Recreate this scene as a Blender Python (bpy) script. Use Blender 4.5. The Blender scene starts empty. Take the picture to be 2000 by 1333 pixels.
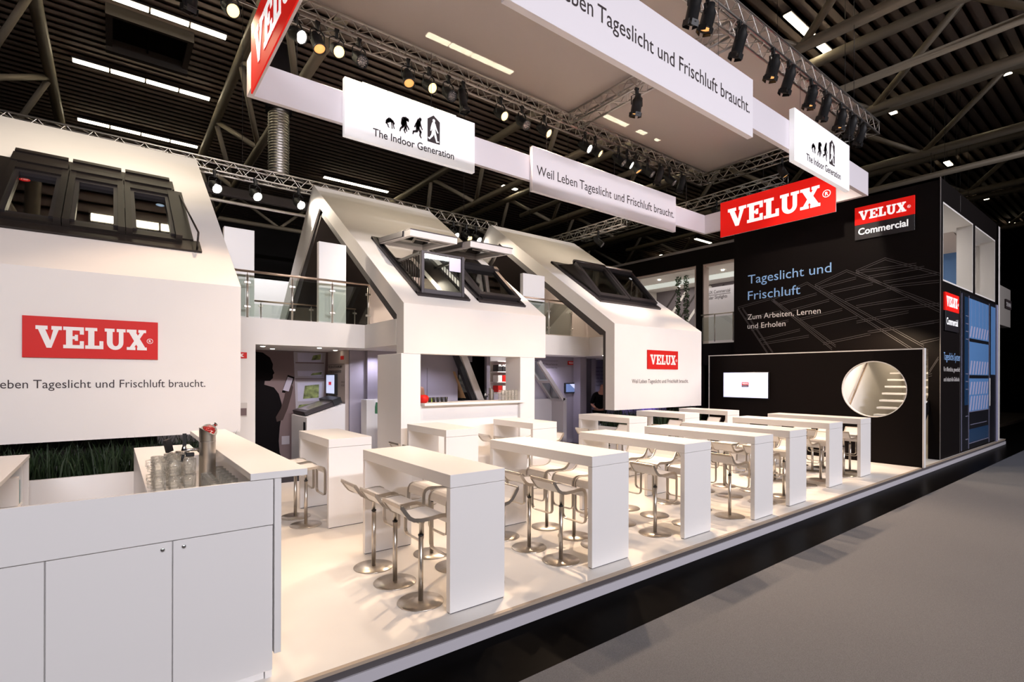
import bpy, math, random
from mathutils import Vector, Matrix
random.seed(7)
PI = math.pi
D = bpy.data
SC = bpy.context.scene
COL = SC.collection

# ------------------------------------------------------------------ camera
cam_d = D.cameras.new('camera')
cam_d.sensor_width = 36.0
cam_d.lens = 1009.0 / 2000 * 36
cam_d.shift_y = (736.6 - 666.5) / 2000
cam_d.clip_end = 300
cam = D.objects.new('camera', cam_d)
COL.objects.link(cam)
cam.matrix_world = (Matrix.Translation((0, 0, 1.9)) @ Matrix.Rotation(math.radians(52.29 - 90), 4, 'Z')
                    @ Matrix.Rotation(PI / 2, 4, 'X') @ Matrix.Rotation(math.radians(0.15), 4, 'Z'))
SC.camera = cam

# ------------------------------------------------------------------ world and exposure
w = D.worlds.new('hall_air')
SC.world = w
w.use_nodes = True
w.node_tree.nodes['Background'].inputs[0].default_value = (0.9, 0.85, 1.0, 1)
w.node_tree.nodes['Background'].inputs[1].default_value = 0.012
SC.view_settings.view_transform = 'Standard'
SC.view_settings.look = 'None'
SC.view_settings.gamma = 1
SC.view_settings.use_curve_mapping = False
SC.view_settings.exposure = -0.18
SC.cycles.transparent_max_bounces = 24

# ------------------------------------------------------------------ large lights: added fill high behind the camera, aimed at the stand
def area(name, loc, sx, sy, power, color, target=None, spread=PI):
    l = D.lights.new(name, 'AREA')
    l.shape = 'RECTANGLE'; l.size = sx; l.size_y = sy
    l.energy = power; l.color = color; l.spread = spread
    o = D.objects.new(name, l); COL.objects.link(o); o.location = loc
    if target:
        d = Vector(target) - Vector(loc)
        o.rotation_euler = d.to_track_quat('-Z', 'Y').to_euler()
    return o

HALL = (0.96, 0.93, 1.0)
for x in (-6, 3, 12, 21):
    area('hall_fill_light', (x, -19, 11.5), 7.0, 0.6, 410, HALL, (x * .75 + 3, 5, 3.0), 1.15)

def spot(name, loc, target, power, color, cone=60, blend=0.6, size=0.09):
    l = D.lights.new(name, 'SPOT')
    l.energy = power; l.color = color; l.spot_size = math.radians(cone); l.spot_blend = blend
    l.shadow_soft_size = size
    o = D.objects.new(name, l); COL.objects.link(o); o.location = loc
    d = Vector(target) - Vector(loc)
    o.rotation_euler = d.to_track_quat('-Z', 'Y').to_euler()
    return o

# ------------------------------------------------------------------ helpers
def rgb(r, g, b):
    f = lambda c: (c / 255 / 12.92) if c / 255 <= 0.04045 else ((c / 255 + 0.055) / 1.055) ** 2.4
    return (f(r), f(g), f(b), 1)

MATS = {}
def mat(name, col, rough=0.5, metal=0.0, emit=0.0, noise=0.0, nscale=8.0, bump=0.0, stretch=None, alpha=None, spec=None, ecol=None):
    if name in MATS: return MATS[name]
    m = D.materials.new(name); m.use_nodes = True
    nt = m.node_tree; b = nt.nodes['Principled BSDF']
    b.inputs['Base Color'].default_value = col
    b.inputs['Roughness'].default_value = rough
    b.inputs['Metallic'].default_value = metal
    if spec is not None: b.inputs['Specular IOR Level'].default_value = spec
    if emit:
        b.inputs['Emission Color'].default_value = ecol or col
        b.inputs['Emission Strength'].default_value = emit
    if noise or bump:
        tc = nt.nodes.new('ShaderNodeTexCoord'); mp = nt.nodes.new('ShaderNodeMapping')
        nt.links.new(tc.outputs['Object'], mp.inputs['Vector'])
        if stretch: mp.inputs['Scale'].default_value = stretch
        n = nt.nodes.new('ShaderNodeTexNoise'); n.inputs['Scale'].default_value = nscale
        n.inputs['Detail'].default_value = 6
        nt.links.new(mp.outputs['Vector'], n.inputs['Vector'])
        if noise:
            r = nt.nodes.new('ShaderNodeValToRGB')
            r.color_ramp.elements[0].position = 0.3; r.color_ramp.elements[1].position = 0.7
            r.color_ramp.elements[0].color = tuple(c * (1 - noise) for c in col[:3]) + (1,)
            r.color_ramp.elements[1].color = tuple(min(1, c * (1 + noise)) for c in col[:3]) + (1,)
            nt.links.new(n.outputs['Fac'], r.inputs['Fac'])
            nt.links.new(r.outputs['Color'], b.inputs['Base Color'])
        if bump:
            bp = nt.nodes.new('ShaderNodeBump'); bp.inputs['Strength'].default_value = bump
            bp.inputs['Distance'].default_value = 0.01
            nt.links.new(n.outputs['Fac'], bp.inputs['Height'])
            nt.links.new(bp.outputs['Normal'], b.inputs['Normal'])
    MATS[name] = m
    return m

def glassy(name, tint, refl=0.12, rough=0.02, opac=0.0, ocol=(0.5, 0.5, 0.5, 1)):
    if name in MATS: return MATS[name]
    m = D.materials.new(name); m.use_nodes = True
    nt = m.node_tree; nt.nodes.clear()
    out = nt.nodes.new('ShaderNodeOutputMaterial')
    tr = nt.nodes.new('ShaderNodeBsdfTransparent'); tr.inputs[0].default_value = tint
    gl = nt.nodes.new('ShaderNodeBsdfGlossy'); gl.inputs['Roughness'].default_value = rough
    lw = nt.nodes.new('ShaderNodeLayerWeight'); lw.inputs[0].default_value = 0.35
    mth = nt.nodes.new('ShaderNodeMath'); mth.operation = 'MULTIPLY_ADD'
    mth.inputs[1].default_value = 0.6; mth.inputs[2].default_value = refl
    nt.links.new(lw.outputs['Fresnel'], mth.inputs[0])
    mx = nt.nodes.new('ShaderNodeMixShader')
    nt.links.new(mth.outputs[0], mx.inputs[0])
    last = tr
    if opac:
        df = nt.nodes.new('ShaderNodeBsdfDiffuse'); df.inputs[0].default_value = ocol
        m2 = nt.nodes.new('ShaderNodeMixShader'); m2.inputs[0].default_value = opac
        nt.links.new(tr.outputs[0], m2.inputs[1]); nt.links.new(df.outputs[0], m2.inputs[2])
        last = m2
    nt.links.new(last.outputs[0], mx.inputs[1]); nt.links.new(gl.outputs[0], mx.inputs[2])
    nt.links.new(mx.outputs[0], out.inputs[0])
    MATS[name] = m
    return m

WLOC = {}
def wl(o):
    v = Vector((0, 0, 0))
    while o is not None:
        v += o.location; o = o.parent
    return v

class MB:
    """collects boxes, prisms, tubes and lathes and links them as one mesh"""
    def __init__(s): s.v = []; s.f = []; s.sm = []
    def add(s, vs, fs, smooth=False):
        k = len(s.v); s.v += [Vector(p) for p in vs]
        for f in fs: s.f.append([i + k for i in f]); s.sm.append(smooth)
        return s
    def box(s, x0, x1, y0, y1, z0, z1):
        vs = [(x, y, z) for z in (z0, z1) for y in (y0, y1) for x in (x0, x1)]
        return s.add(vs, [(0, 2, 3, 1), (4, 5, 7, 6), (0, 1, 5, 4), (2, 6, 7, 3), (0, 4, 6, 2), (1, 3, 7, 5)])
    def obox(s, O, R, U, N, r, u, n):
        O, R, U, N = Vector(O), Vector(R), Vector(U), Vector(N)
        vs = [O + R * a + U * b + N * c for c in n for b in u for a in r]
        return s.add(vs, [(0, 2, 3, 1), (4, 5, 7, 6), (0, 1, 5, 4), (2, 6, 7, 3), (0, 4, 6, 2), (1, 3, 7, 5)])
    def bbox(s, x0, x1, y0, y1, z0, z1, b=0.004):
        """box with chamfered edges"""
        vs = []; 
        X = (x0, x1); Y = (y0, y1); Z = (z0, z1)
        def idx(i, j, k, a): return ((k * 2 + j) * 2 + i) * 3 + a
        for k in range(2):
            for j in range(2):
                for i in range(2):
                    sx, sy, sz = (1 - 2 * i) * b, (1 - 2 * j) * b, (1 - 2 * k) * b
                    vs += [(X[i], Y[j] + sy, Z[k] + sz), (X[i] + sx, Y[j], Z[k] + sz), (X[i] + sx, Y[j] + sy, Z[k])]
        F = []
        for i in range(2): F.append([idx(i, 0, 0, 0), idx(i, 1, 0, 0), idx(i, 1, 1, 0), idx(i, 0, 1, 0)][::(-1 if i == 0 else 1)])
        for j in range(2): F.append([idx(0, j, 0, 1), idx(1, j, 0, 1), idx(1, j, 1, 1), idx(0, j, 1, 1)][::(1 if j == 0 else -1)])
        for k in range(2): F.append([idx(0, 0, k, 2), idx(1, 0, k, 2), idx(1, 1, k, 2), idx(0, 1, k, 2)][::(-1 if k == 0 else 1)])
        for j in range(2):
            for k in range(2): F.append([idx(0, j, k, 1), idx(1, j, k, 1), idx(1, j, k, 2), idx(0, j, k, 2)])
        for i in range(2):
            for k in range(2): F.append([idx(i, 0, k, 0), idx(i, 1, k, 0), idx(i, 1, k, 2), idx(i, 0, k, 2)])
        for i in range(2):
            for j in range(2): F.append([idx(i, j, 0, 0), idx(i, j, 1, 0), idx(i, j, 1, 1), idx(i, j, 0, 1)])
        for i in range(2):
            for j in range(2):
                for k in range(2): F.append([idx(i, j, k, 0), idx(i, j, k, 1), idx(i, j, k, 2)])
        return s.add(vs, F)
    def prism(s, pts, O, R, U, N, d0, d1):
        """2D outline pts in the plane O,R,U pushed from d0 to d1 along N"""
        O, R, U, N = Vector(O), Vector(R), Vector(U), Vector(N)
        n = len(pts)
        vs = [O + R * a + U * b + N * d0 for a, b in pts] + [O + R * a + U * b + N * d1 for a, b in pts]
        fs = [list(range(n))[::-1], list(range(n, 2 * n))] + [(i, (i + 1) % n, n + (i + 1) % n, n + i) for i in range(n)]
        return s.add(vs, fs)
    def ngon(s, pts): return s.add(pts, [list(range(len(pts)))])
    def tube(s, path, r, n=8, closed=False, caps=True):
        path = [Vector(p) for p in path]; m = len(path)
        rings = []; prev = None
        for i, p in enumerate(path):
            a = path[(i - 1) % m] if (i > 0 or closed) else p
            b = path[(i + 1) % m] if (i < m - 1 or closed) else p
            t = (b - a).normalized()
            if prev is None:
                ref = Vector((0, 0, 1)) if abs(t.z) < 0.9 else Vector((1, 0, 0))
                u = t.cross(ref).normalized()
            else:
                u = (prev - t * prev.dot(t)).normalized()
            prev = u; q = t.cross(u)
            rr = r[i] if isinstance(r, (list, tuple)) else r
            rings.append([p + (u * math.cos(2 * PI * k / n) + q * math.sin(2 * PI * k / n)) * rr for k in range(n)])
        vs = [x for ring in rings for x in ring]; fs = []
        for i in range(m if closed else m - 1):
            j = (i + 1) % m
            for k in range(n): fs.append((i * n + k, i * n + (k + 1) % n, j * n + (k + 1) % n, j * n + k))
        s.add(vs, fs, True)
        if caps and not closed:
            k0 = len(s.v) - len(vs)
            s.f.append([k0 + i for i in range(n)][::-1]); s.sm.append(False)
            s.f.append([k0 + (m - 1) * n + i for i in range(n)]); s.sm.append(False)
        return s
    def band(s, path, wv, t, side):
        """flat strip following a path: width wv along side vector, thickness t"""
        path = [Vector(p) for p in path]; S = Vector(side).normalized(); m = len(path); vs = []; fs = []
        for i, p in enumerate(path):
            a = path[max(i - 1, 0)]; b = path[min(i + 1, m - 1)]
            tt = (b - a).normalized(); q = tt.cross(S).normalized()
            for (c, d) in ((-1, -1), (1, -1), (1, 1), (-1, 1)): vs.append(p + S * (c * wv / 2) + q * (d * t / 2))
        for i in range(m - 1):
            for k in range(4): fs.append((i * 4 + k, i * 4 + (k + 1) % 4, (i + 1) * 4 + (k + 1) % 4, (i + 1) * 4 + k))
        fs += [(0, 1, 2, 3), ((m - 1) * 4 + 3, (m - 1) * 4 + 2, (m - 1) * 4 + 1, (m - 1) * 4)]
        return s.add(vs, fs)
    def lathe(s, prof, c=(0, 0, 0), n=20, axis='Z', M=None, caps=True):
        vs = []; fs = []; m = len(prof)
        for (r, z) in prof:
            for k in range(n):
                a = 2 * PI * k / n; p = Vector((r * math.cos(a), r * math.sin(a), z))
                if M is not None: p = M @ p
                vs.append(p + Vector(c))
        for i in range(m - 1):
            for k in range(n): fs.append((i * n + k, i * n + (k + 1) % n, (i + 1) * n + (k + 1) % n, (i + 1) * n + k))
        k0 = len(s.v)
        s.add(vs, fs, True)
        if caps:
            if prof[0][0] > 1e-5: s.f.append([k0 + k for k in range(n)][::-1]); s.sm.append(False)
            if prof[-1][0] > 1e-5: s.f.append([k0 + (m - 1) * n + k for k in range(n)]); s.sm.append(False)
        return s
    def cyl(s, c, r, z0, z1, n=20): return s.lathe([(r, z0), (r, z1)], c, n)
    def ball(s, c, r, n=12, sc=(1, 1, 1)):
        M = Matrix.Diagonal((sc[0], sc[1], sc[2])).to_3x3()
        return s.lathe([(max(1e-6, r * math.sin(PI * i / n)), -r * math.cos(PI * i / n)) for i in range(n + 1)], c, n + 4, M=M, caps=False)
    def build(s, name, material, parent=None, xf=None):
        off = wl(parent)
        me = D.meshes.new(name)
        vs = s.v if xf is None else [xf @ p for p in s.v]
        me.from_pydata([tuple(p - off) for p in vs], [], s.f)
        me.polygons.foreach_set('use_smooth', s.sm)
        me.materials.append(material)
        me.update()
        # consistent outward normals
        import bmesh
        b = bmesh.new(); b.from_mesh(me); bmesh.ops.recalc_face_normals(b, faces=b.faces); b.to_mesh(me); b.free()
        o = D.objects.new(name, me); COL.objects.link(o)
        if parent is not None: o.parent = parent
        return o

def tag(o, label, cat, group=None, kind=None):
    o['label'] = label; o['category'] = cat
    if group: o['group'] = group
    if kind: o['kind'] = kind
    return o
def thing(name, label, cat, loc=(0, 0, 0), group=None):
    o = D.objects.new(name, None); COL.objects.link(o); o.location = loc; o.empty_display_size = 0.2
    return tag(o, label, cat, group)
def struct(o):
    o['kind'] = 'structure'; return o
def copy_tree(o, parent=None, loc=None, rotz=None, label=None):
    c = o.copy(); COL.objects.link(c)
    if parent is not None: c.parent = parent
    if loc is not None: c.location = loc
    if rotz is not None: c.rotation_euler = (0, 0, rotz)
    if label: c['label'] = label
    for ch in list(o.children): copy_tree(ch, c)
    return c
X, Y, Z = Vector((1, 0, 0)), Vector((0, 1, 0)), Vector((0, 0, 1))
ORD = ['first', 'second', 'third', 'fourth', 'fifth', 'sixth', 'seventh', 'eighth', 'ninth', 'tenth', 'eleventh', 'twelfth',
       'thirteenth', 'fourteenth', 'fifteenth', 'sixteenth', 'seventeenth', 'eighteenth', 'nineteenth', 'twentieth', 'twenty first', 'twenty second', 'twenty third', 'twenty fourth']

def text(s, name, material, parent, O, R, U, width=None, cap=0.1, align='L', depth=0.002, bold=0.0, lift=0.001):
    """lettering as a mesh: O is the start of the baseline, R reading direction, U up"""
    cu = D.curves.new(name, 'FONT'); cu.body = s; cu.size = 1; cu.resolution_u = 3
    cu.offset = bold
    ob = D.objects.new(name, cu); COL.objects.link(ob)
    dg = bpy.context.evaluated_depsgraph_get(); dg.update()
    me = D.meshes.new_from_object(ob.evaluated_get(dg))
    D.objects.remove(ob)
    xs = [v.co.x for v in me.vertices]; x0, x1 = min(xs), max(xs)
    sy = cap / 0.73
    sx = (width / (x1 - x0)) if width else sy
    R, U, O = Vector(R), Vector(U), Vector(O); N = R.cross(U)
    off = {'L': 0, 'R': -(x1 - x0) * sx, 'C': -(x1 - x0) * sx / 2}[align]
    base = wl(parent)
    for v in me.vertices:
        v.co = O + R * ((v.co.x - x0) * sx + off) + U * (v.co.y * sy) + N * (lift + depth) - base
    me.materials.clear(); me.materials.append(material); me.update()
    o = D.objects.new(name, me); COL.objects.link(o); o.parent = parent
    return o

def velux(name, material, parent, O, R, U, width, height, depth=0.004, wave=True):
    """slab serif capitals V E L U X filling width x height, O = lower left of the V"""
    R, U, O = Vector(R), Vector(U), Vector(O); N = R.cross(U)
    m = MB(); sx = width / 5.02; sy = height
    def P(x0, pts):
        m.k = getattr(m, 'k', 0) + 1
        m.prism([((x0 + a) * sx, b * sy) for a, b in pts], O, R, U, N, -0.001, depth + m.k * depth * .02)
    def B(x0, a0, a1, b0, b1): P(x0, [(a0, b0), (a1, b0), (a1, b1), (a0, b1)])
    x = 0
    B(x, 0, .50, .83, 1); B(x, .66, 1.10, .83, 1)
    P(x, [(.10, .84), (.40, .84), (.66, .22), (.66, 0), (.46, 0)]); P(x, [(.74, .84), (.97, .84), (.66, 0), (.56, 0), (.60, .28)])
    x = 1.16
    B(x, .12, .40, 0, 1); B(x, 0, .90, .84, 1); B(x, .72, .90, .66, .85); B(x, 0, .90, 0, .16); B(x, .72, .90, .15, .35)
    B(x, .39, .64, .43, .57); B(x, .50, .64, .36, .64)
    x = 2.12
    B(x, 0, .54, .85, 1); B(x, .13, .41, .1, .9); B(x, 0, .82, 0, .16); B(x, .64, .82, .15, .38)
    x = 3.0
    B(x, 0, .46, .85, 1); B(x, .56, .98, .85, 1); B(x, .10, .37, .33, .9); B(x, .66, .88, .33, .9)
    bowl = [(.10 + .39 - .39 * math.cos(PI * i / 12), .34 - .36 * math.sin(PI * i / 12)) for i in range(13)]
    inner = [(.37 + .145 + .145 * math.cos(PI * i / 8), .34 - .18 * math.sin(PI * i / 8)) for i in range(9)]
    P(x, bowl + inner)
    x = 4.04
    P(x, [(.08, .9), (.42, .9), (.92, .1), (.56, .1)]); P(x, [(.66, .9), (.86, .9), (.34, .1), (.12, .1)])
    B(x, 0, .47, .86, 1); B(x, .56, .94, .86, 1); B(x, 0, .42, 0, .14); B(x, .50, .98, 0, .14)
    return m.build(name, material, parent)
def reg_mark(material, parent, C, R, U, r, depth=0.003):
    R, U, C = Vector(R), Vector(U), Vector(C); N = R.cross(U); m = MB(); n = 24
    for i in range(n):
        a, b = 2 * PI * i / n, 2 * PI * (i + 1) / n
        m.prism([(r * math.cos(a), r * math.sin(a)), (r * math.cos(b), r * math.sin(b)), (r * .84 * math.cos(b), r * .84 * math.sin(b)), (r * .84 * math.cos(a), r * .84 * math.sin(a))], C, R, U, N, 0, depth)
    o = m.build('registered_mark', material, parent)
    text('R', 'registered_letter', material, o, C - R * r * .36 - U * r * .5, R, U, width=r * .8, cap=r * 1.0, bold=0.02)
    return o

# ------------------------------------------------------------------ materials
WHITE = mat('white_laminate', (0.80, 0.78, 0.765, 1), 0.38)
WPAINT = mat('white_paint', (0.77, 0.735, 0.70, 1), 0.75, noise=0.02, nscale=1.2)
WPLAT = mat('white_platform_floor', (0.79, 0.76, 0.72, 1), 0.42, noise=0.03, nscale=2.0)
STEEL = mat('brushed_steel', (0.56, 0.52, 0.47, 1), 0.30, 1.0, noise=0.06, nscale=40, stretch=(1, 1, 0.05))
CHROME = mat('chrome', (0.8, 0.8, 0.8, 1), 0.12, 1.0)
ALU = mat('truss_aluminium', (0.62, 0.58, 0.54, 1), 0.38, 1.0)
BLACKP = mat('black_plastic', (0.012, 0.012, 0.013, 1), 0.4)
BLACKW = mat('black_board', (0.0052, 0.0032, 0.003, 1), 0.6, spec=0.10)
DARKMET = mat('dark_brown_metal', (0.028, 0.022, 0.019, 1), 0.35, 0.3)
GREYMET = mat('dark_grey_metal', (0.06, 0.052, 0.055, 1), 0.35, 0.6)
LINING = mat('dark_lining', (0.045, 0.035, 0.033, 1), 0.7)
TAN = mat('tan_edge', (0.42, 0.33, 0.25, 1), 0.5)
RISER = mat('grey_riser', (0.085, 0.075, 0.078, 1), 0.6)
FASCIA = mat('lilac_grey_fascia', (0.52, 0.50, 0.54, 1), 0.5)
CARPET = mat('grey_carpet', (0.116, 0.119, 0.131, 1), 0.95, noise=0.28, nscale=180, bump=0.4)
BLACKFL = mat('black_gloss_floor', (0.0025, 0.0022, 0.0022, 1), 0.30, noise=0.3, nscale=3, spec=0.006)
DARKFL = mat('dark_interior_carpet', (0.03, 0.025, 0.03, 1), 0.9, noise=0.2, nscale=60)
RED = mat('red_sign', (0.58, 0.014, 0.010, 1), 0.5, spec=0.25)
REDLIT = mat('red_lightbox', (0.80, 0.012, 0.008, 1), 0.6, emit=0.5, spec=0.15)
WLIT = mat('white_letters_lit', (0.9, 0.9, 0.9, 1), 0.4, emit=0.85)
PANLIT = mat('white_lightbox', (0.9, 0.88, 0.9, 1), 0.4, emit=0.52)
LETW = mat('white_lettering', (0.80, 0.77, 0.75, 1), 0.5)
LETD = mat('dark_lettering', (0.03, 0.018, 0.02, 1), 0.6)
LETB = mat('light_blue_lettering', (0.27, 0.47, 0.80, 1), 0.5, emit=0.12)
FRIEZE = mat('lilac_white_board', (0.80, 0.755, 0.80, 1), 0.6)
HALLDK = mat('hall_dark_wall', (0.02, 0.017, 0.016, 1), 0.9)
HALLCE = mat('hall_corrugated_roof', (0.42, 0.33, 0.28, 1), 0.7)
TUBEP = mat('hall_painted_steel', (0.38, 0.32, 0.24, 1), 0.5, 0.2)
LAMPW = mat('lamp_glow_warm', (1, 0.72, 0.36, 1), 0.3, emit=3.0, ecol=(1, 0.66, 0.27, 1))
LAMPA = mat('lamp_glow_amber', (1, 0.55, 0.2, 1), 0.3, emit=1.0, ecol=(1, 0.48, 0.14, 1))
LAMPF = mat('lamp_glow_white', (1, 1, 1, 1), 0.3, emit=30.0, ecol=(1, 0.93, 0.8, 1))
LAMPO = mat('led_lens_off', (0.35, 0.32, 0.31, 1), 0.2, 0.6, noise=0.6, nscale=60)
TUBEL = mat('fluorescent_tube_glow', (1, 0.95, 0.8, 1), 0.3, emit=13.0, ecol=(1, 0.88, 0.62, 1))
GLASS = glassy('clear_glass', (0.93, 0.96, 0.94, 1), 0.04)
RAILG = glassy('railing_glass', (0.86, 0.90, 0.87, 1), 0.05)
WINDG = glassy('roof_window_glass', (0.55, 0.6, 0.56, 1), 0.32)
MIRRG = glassy('dark_roof_window_glass', (0.30, 0.27, 0.24, 1), 0.42)
MUGG = glassy('drinking_glass', (0.985, 0.985, 0.97, 1), 0.05, opac=0.10, ocol=(0.98, 0.93, 0.82, 1))
FABRIC = glassy('grey_gauze', (0.9, 0.9, 0.9, 1), 0.0, 0.9, opac=0.48, ocol=(0.90, 0.78, 0.72, 1))
GREENB = mat('grass_blade', (0.012, 0.028, 0.006, 1), 0.6, noise=0.5, nscale=4)
LILACW = mat('lilac_grey_wall', (0.34, 0.31, 0.36, 1), 0.8)
BEIGEW = mat('beige_inner_wall', (0.50, 0.42, 0.38, 1), 0.8)
BROWNP = mat('brown_print', (0.16, 0.11, 0.11, 1), 0.7)
SKIN = mat('skin', (0.42, 0.20, 0.13, 1), 0.5)
HAIR = mat('brown_hair', (0.02, 0.012, 0.008, 1), 0.6)
SHIRTB = mat('black_cloth', (0.0035, 0.0025, 0.003, 1), 0.8, spec=0.1)
SHIRTG = mat('yellow_green_cloth', (0.45, 0.62, 0.04, 1), 0.7)
BLUEW = mat('blue_wall', (0.12, 0.24, 0.48, 1), 0.7)
BLUEL = mat('light_blue_pane', (0.13, 0.30, 0.62, 1), 0.3)
BLUED = mat('deep_blue_pane', (0.02, 0.06, 0.14, 1), 0.2)
SCREEN = mat('screen_lit', (0.75, 0.80, 1, 1), 0.3, emit=0.85, ecol=(0.66, 0.72, 1, 1))
PURPLE = mat('purple_wall', (0.22, 0.17, 0.42, 1), 0.8)

# ------------------------------------------------------------------ hall shell
FZ = -0.16
b = MB().box(-14, 70, -22, 42, FZ - 0.2, FZ); struct(b.build('floor', BLACKFL))
b = MB()
y = -22.0
while y < 42:                                    # corrugated deck, ribs along the hall
    b.prism([(0, 0), (0.10, 0), (0.14, 0.09), (0.26, 0.09), (0.30, 0)], (-14, y, 13.2), Y, Z, X, 0, 84)
    y += 0.40
b.box(-14, 70, -22, 42, 13.29, 13.35)
struct(b.build('ceiling', HALLCE))
struct(MB().box(-14, 70, 41.8, 42, FZ, 13.3).build('wall_back', HALLDK))
struct(MB().box(69.8, 70, -22, 42, FZ, 13.3).build('wall_right', HALLDK))
struct(MB().box(-14, -13.8, -22, 42, FZ, 13.3).build('wall_left', HALLDK))
struct(MB().box(-14, 70, -22, -21.8, FZ, 13.3).build('wall_front', HALLDK))

# carpet in the aisle
c = MB().box(-6, 60, -4, 2.72, FZ, FZ + 0.006).build('carpet', CARPET)
tag(c, 'wide grey carpet running along the aisle in front of the white platform', 'carpet')

# platform
pf = thing('platform', 'long low white exhibition platform with tan top edge and grey step', 'platform', (6, 3.4, FZ))
MB().box(-7, 22.1, 3.37, 9.77, -0.05, 0).build('deck', WPLAT, pf)
MB().box(-7, 22.1, 3.335, 3.37, -0.024, -0.001).build('edge_trim', TAN, pf)
MB().box(-7, 22.1, 3.345, 3.37, -0.075, -0.024).build('riser', RISER, pf)  # dark grey stands in for the shade in the recessed edge
MB().box(-7, 22.1, 3.33, 9.77, FZ, -0.075).build('fascia', FASCIA, pf)
c = MB().box(-2.0, 16, 9.77, 17.5, FZ, -0.004).build('interior_carpet', DARKFL)
tag(c, 'dark carpet on the floor under the gallery behind the white platform', 'carpet')

# ------------------------------------------------------------------ bar tables
TH = 1.115
def bar_table(x0, x1, y0, y1, label, group):
    t = thing('bar_table', label, 'bar table', ((x0 + x1) / 2, (y0 + y1) / 2, 0), group)
    MB().bbox(x0, x1, y0, y1, TH - 0.105, TH, 0.003).build('tabletop', WHITE, t)
    MB().bbox(x0 + 0.001, x1 - 0.001, y0 + 0.001, y0 + 0.06, 0.008, TH - 0.108, 0.002).build('leg_panel', WHITE, t)
    MB().bbox(x0 + 0.001, x1 - 0.001, y1 - 0.06, y1 - 0.001, 0.008, TH - 0.108, 0.002).build('leg_panel', WHITE, t)
    for yy in (y0 + 0.006, y1 - 0.054): MB().box(x0 + 0.01, x1 - 0.01, yy, yy + 0.048, 0, 0.012).build('foot_strip', RISER, t)
    return t
FT = [(2.13, 2.675, 3.555, 5.37), (3.745, 4.30, 3.545, 5.29), (5.30, 5.855, 3.545, 5.27), (6.745, 7.25, 3.45, 5.25),
      (7.885, 8.44, 3.51, 5.35), (9.765, 10.33, 3.69, 5.45), (11.28, 11.80, 3.72, 5.49)]
names = ['nearest long white bar table, beside the serving counter end', 'second long white bar table from the counter', 'third long white bar table from the counter',
         'fourth long white bar table from the counter', 'fifth long white bar table from the counter, close behind the fourth', 'sixth long white bar table from the counter, before the last',
         'long white bar table nearest the black partition']
for n, t in zip(names, FT): bar_table(*t, n + '', 'long bar tables in the front row')
BT = [(2.13, 2.69, 6.48, 7.77), (3.87, 4.44, 6.58, 7.85), (5.63, 6.18, 6.70, 7.85), (7.82, 8.36, 6.44, 7.80), (9.72, 10.27, 6.50, 7.80), (11.36, 11.88, 6.46, 7.77)]
names = ['short white bar table standing alone left behind the nearest long table', 'short white bar table in front of the white bar, left one of two', 'short white bar table in front of the white bar, right one of two',
         'fourth short white bar table from the left, before the right house', 'fifth short white bar table from the left, before the right house',
         'farthest short white bar table, beside the black partition with the screen']
for n, t in zip(names, BT): bar_table(*t, n, 'short bar tables in the back row')

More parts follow.
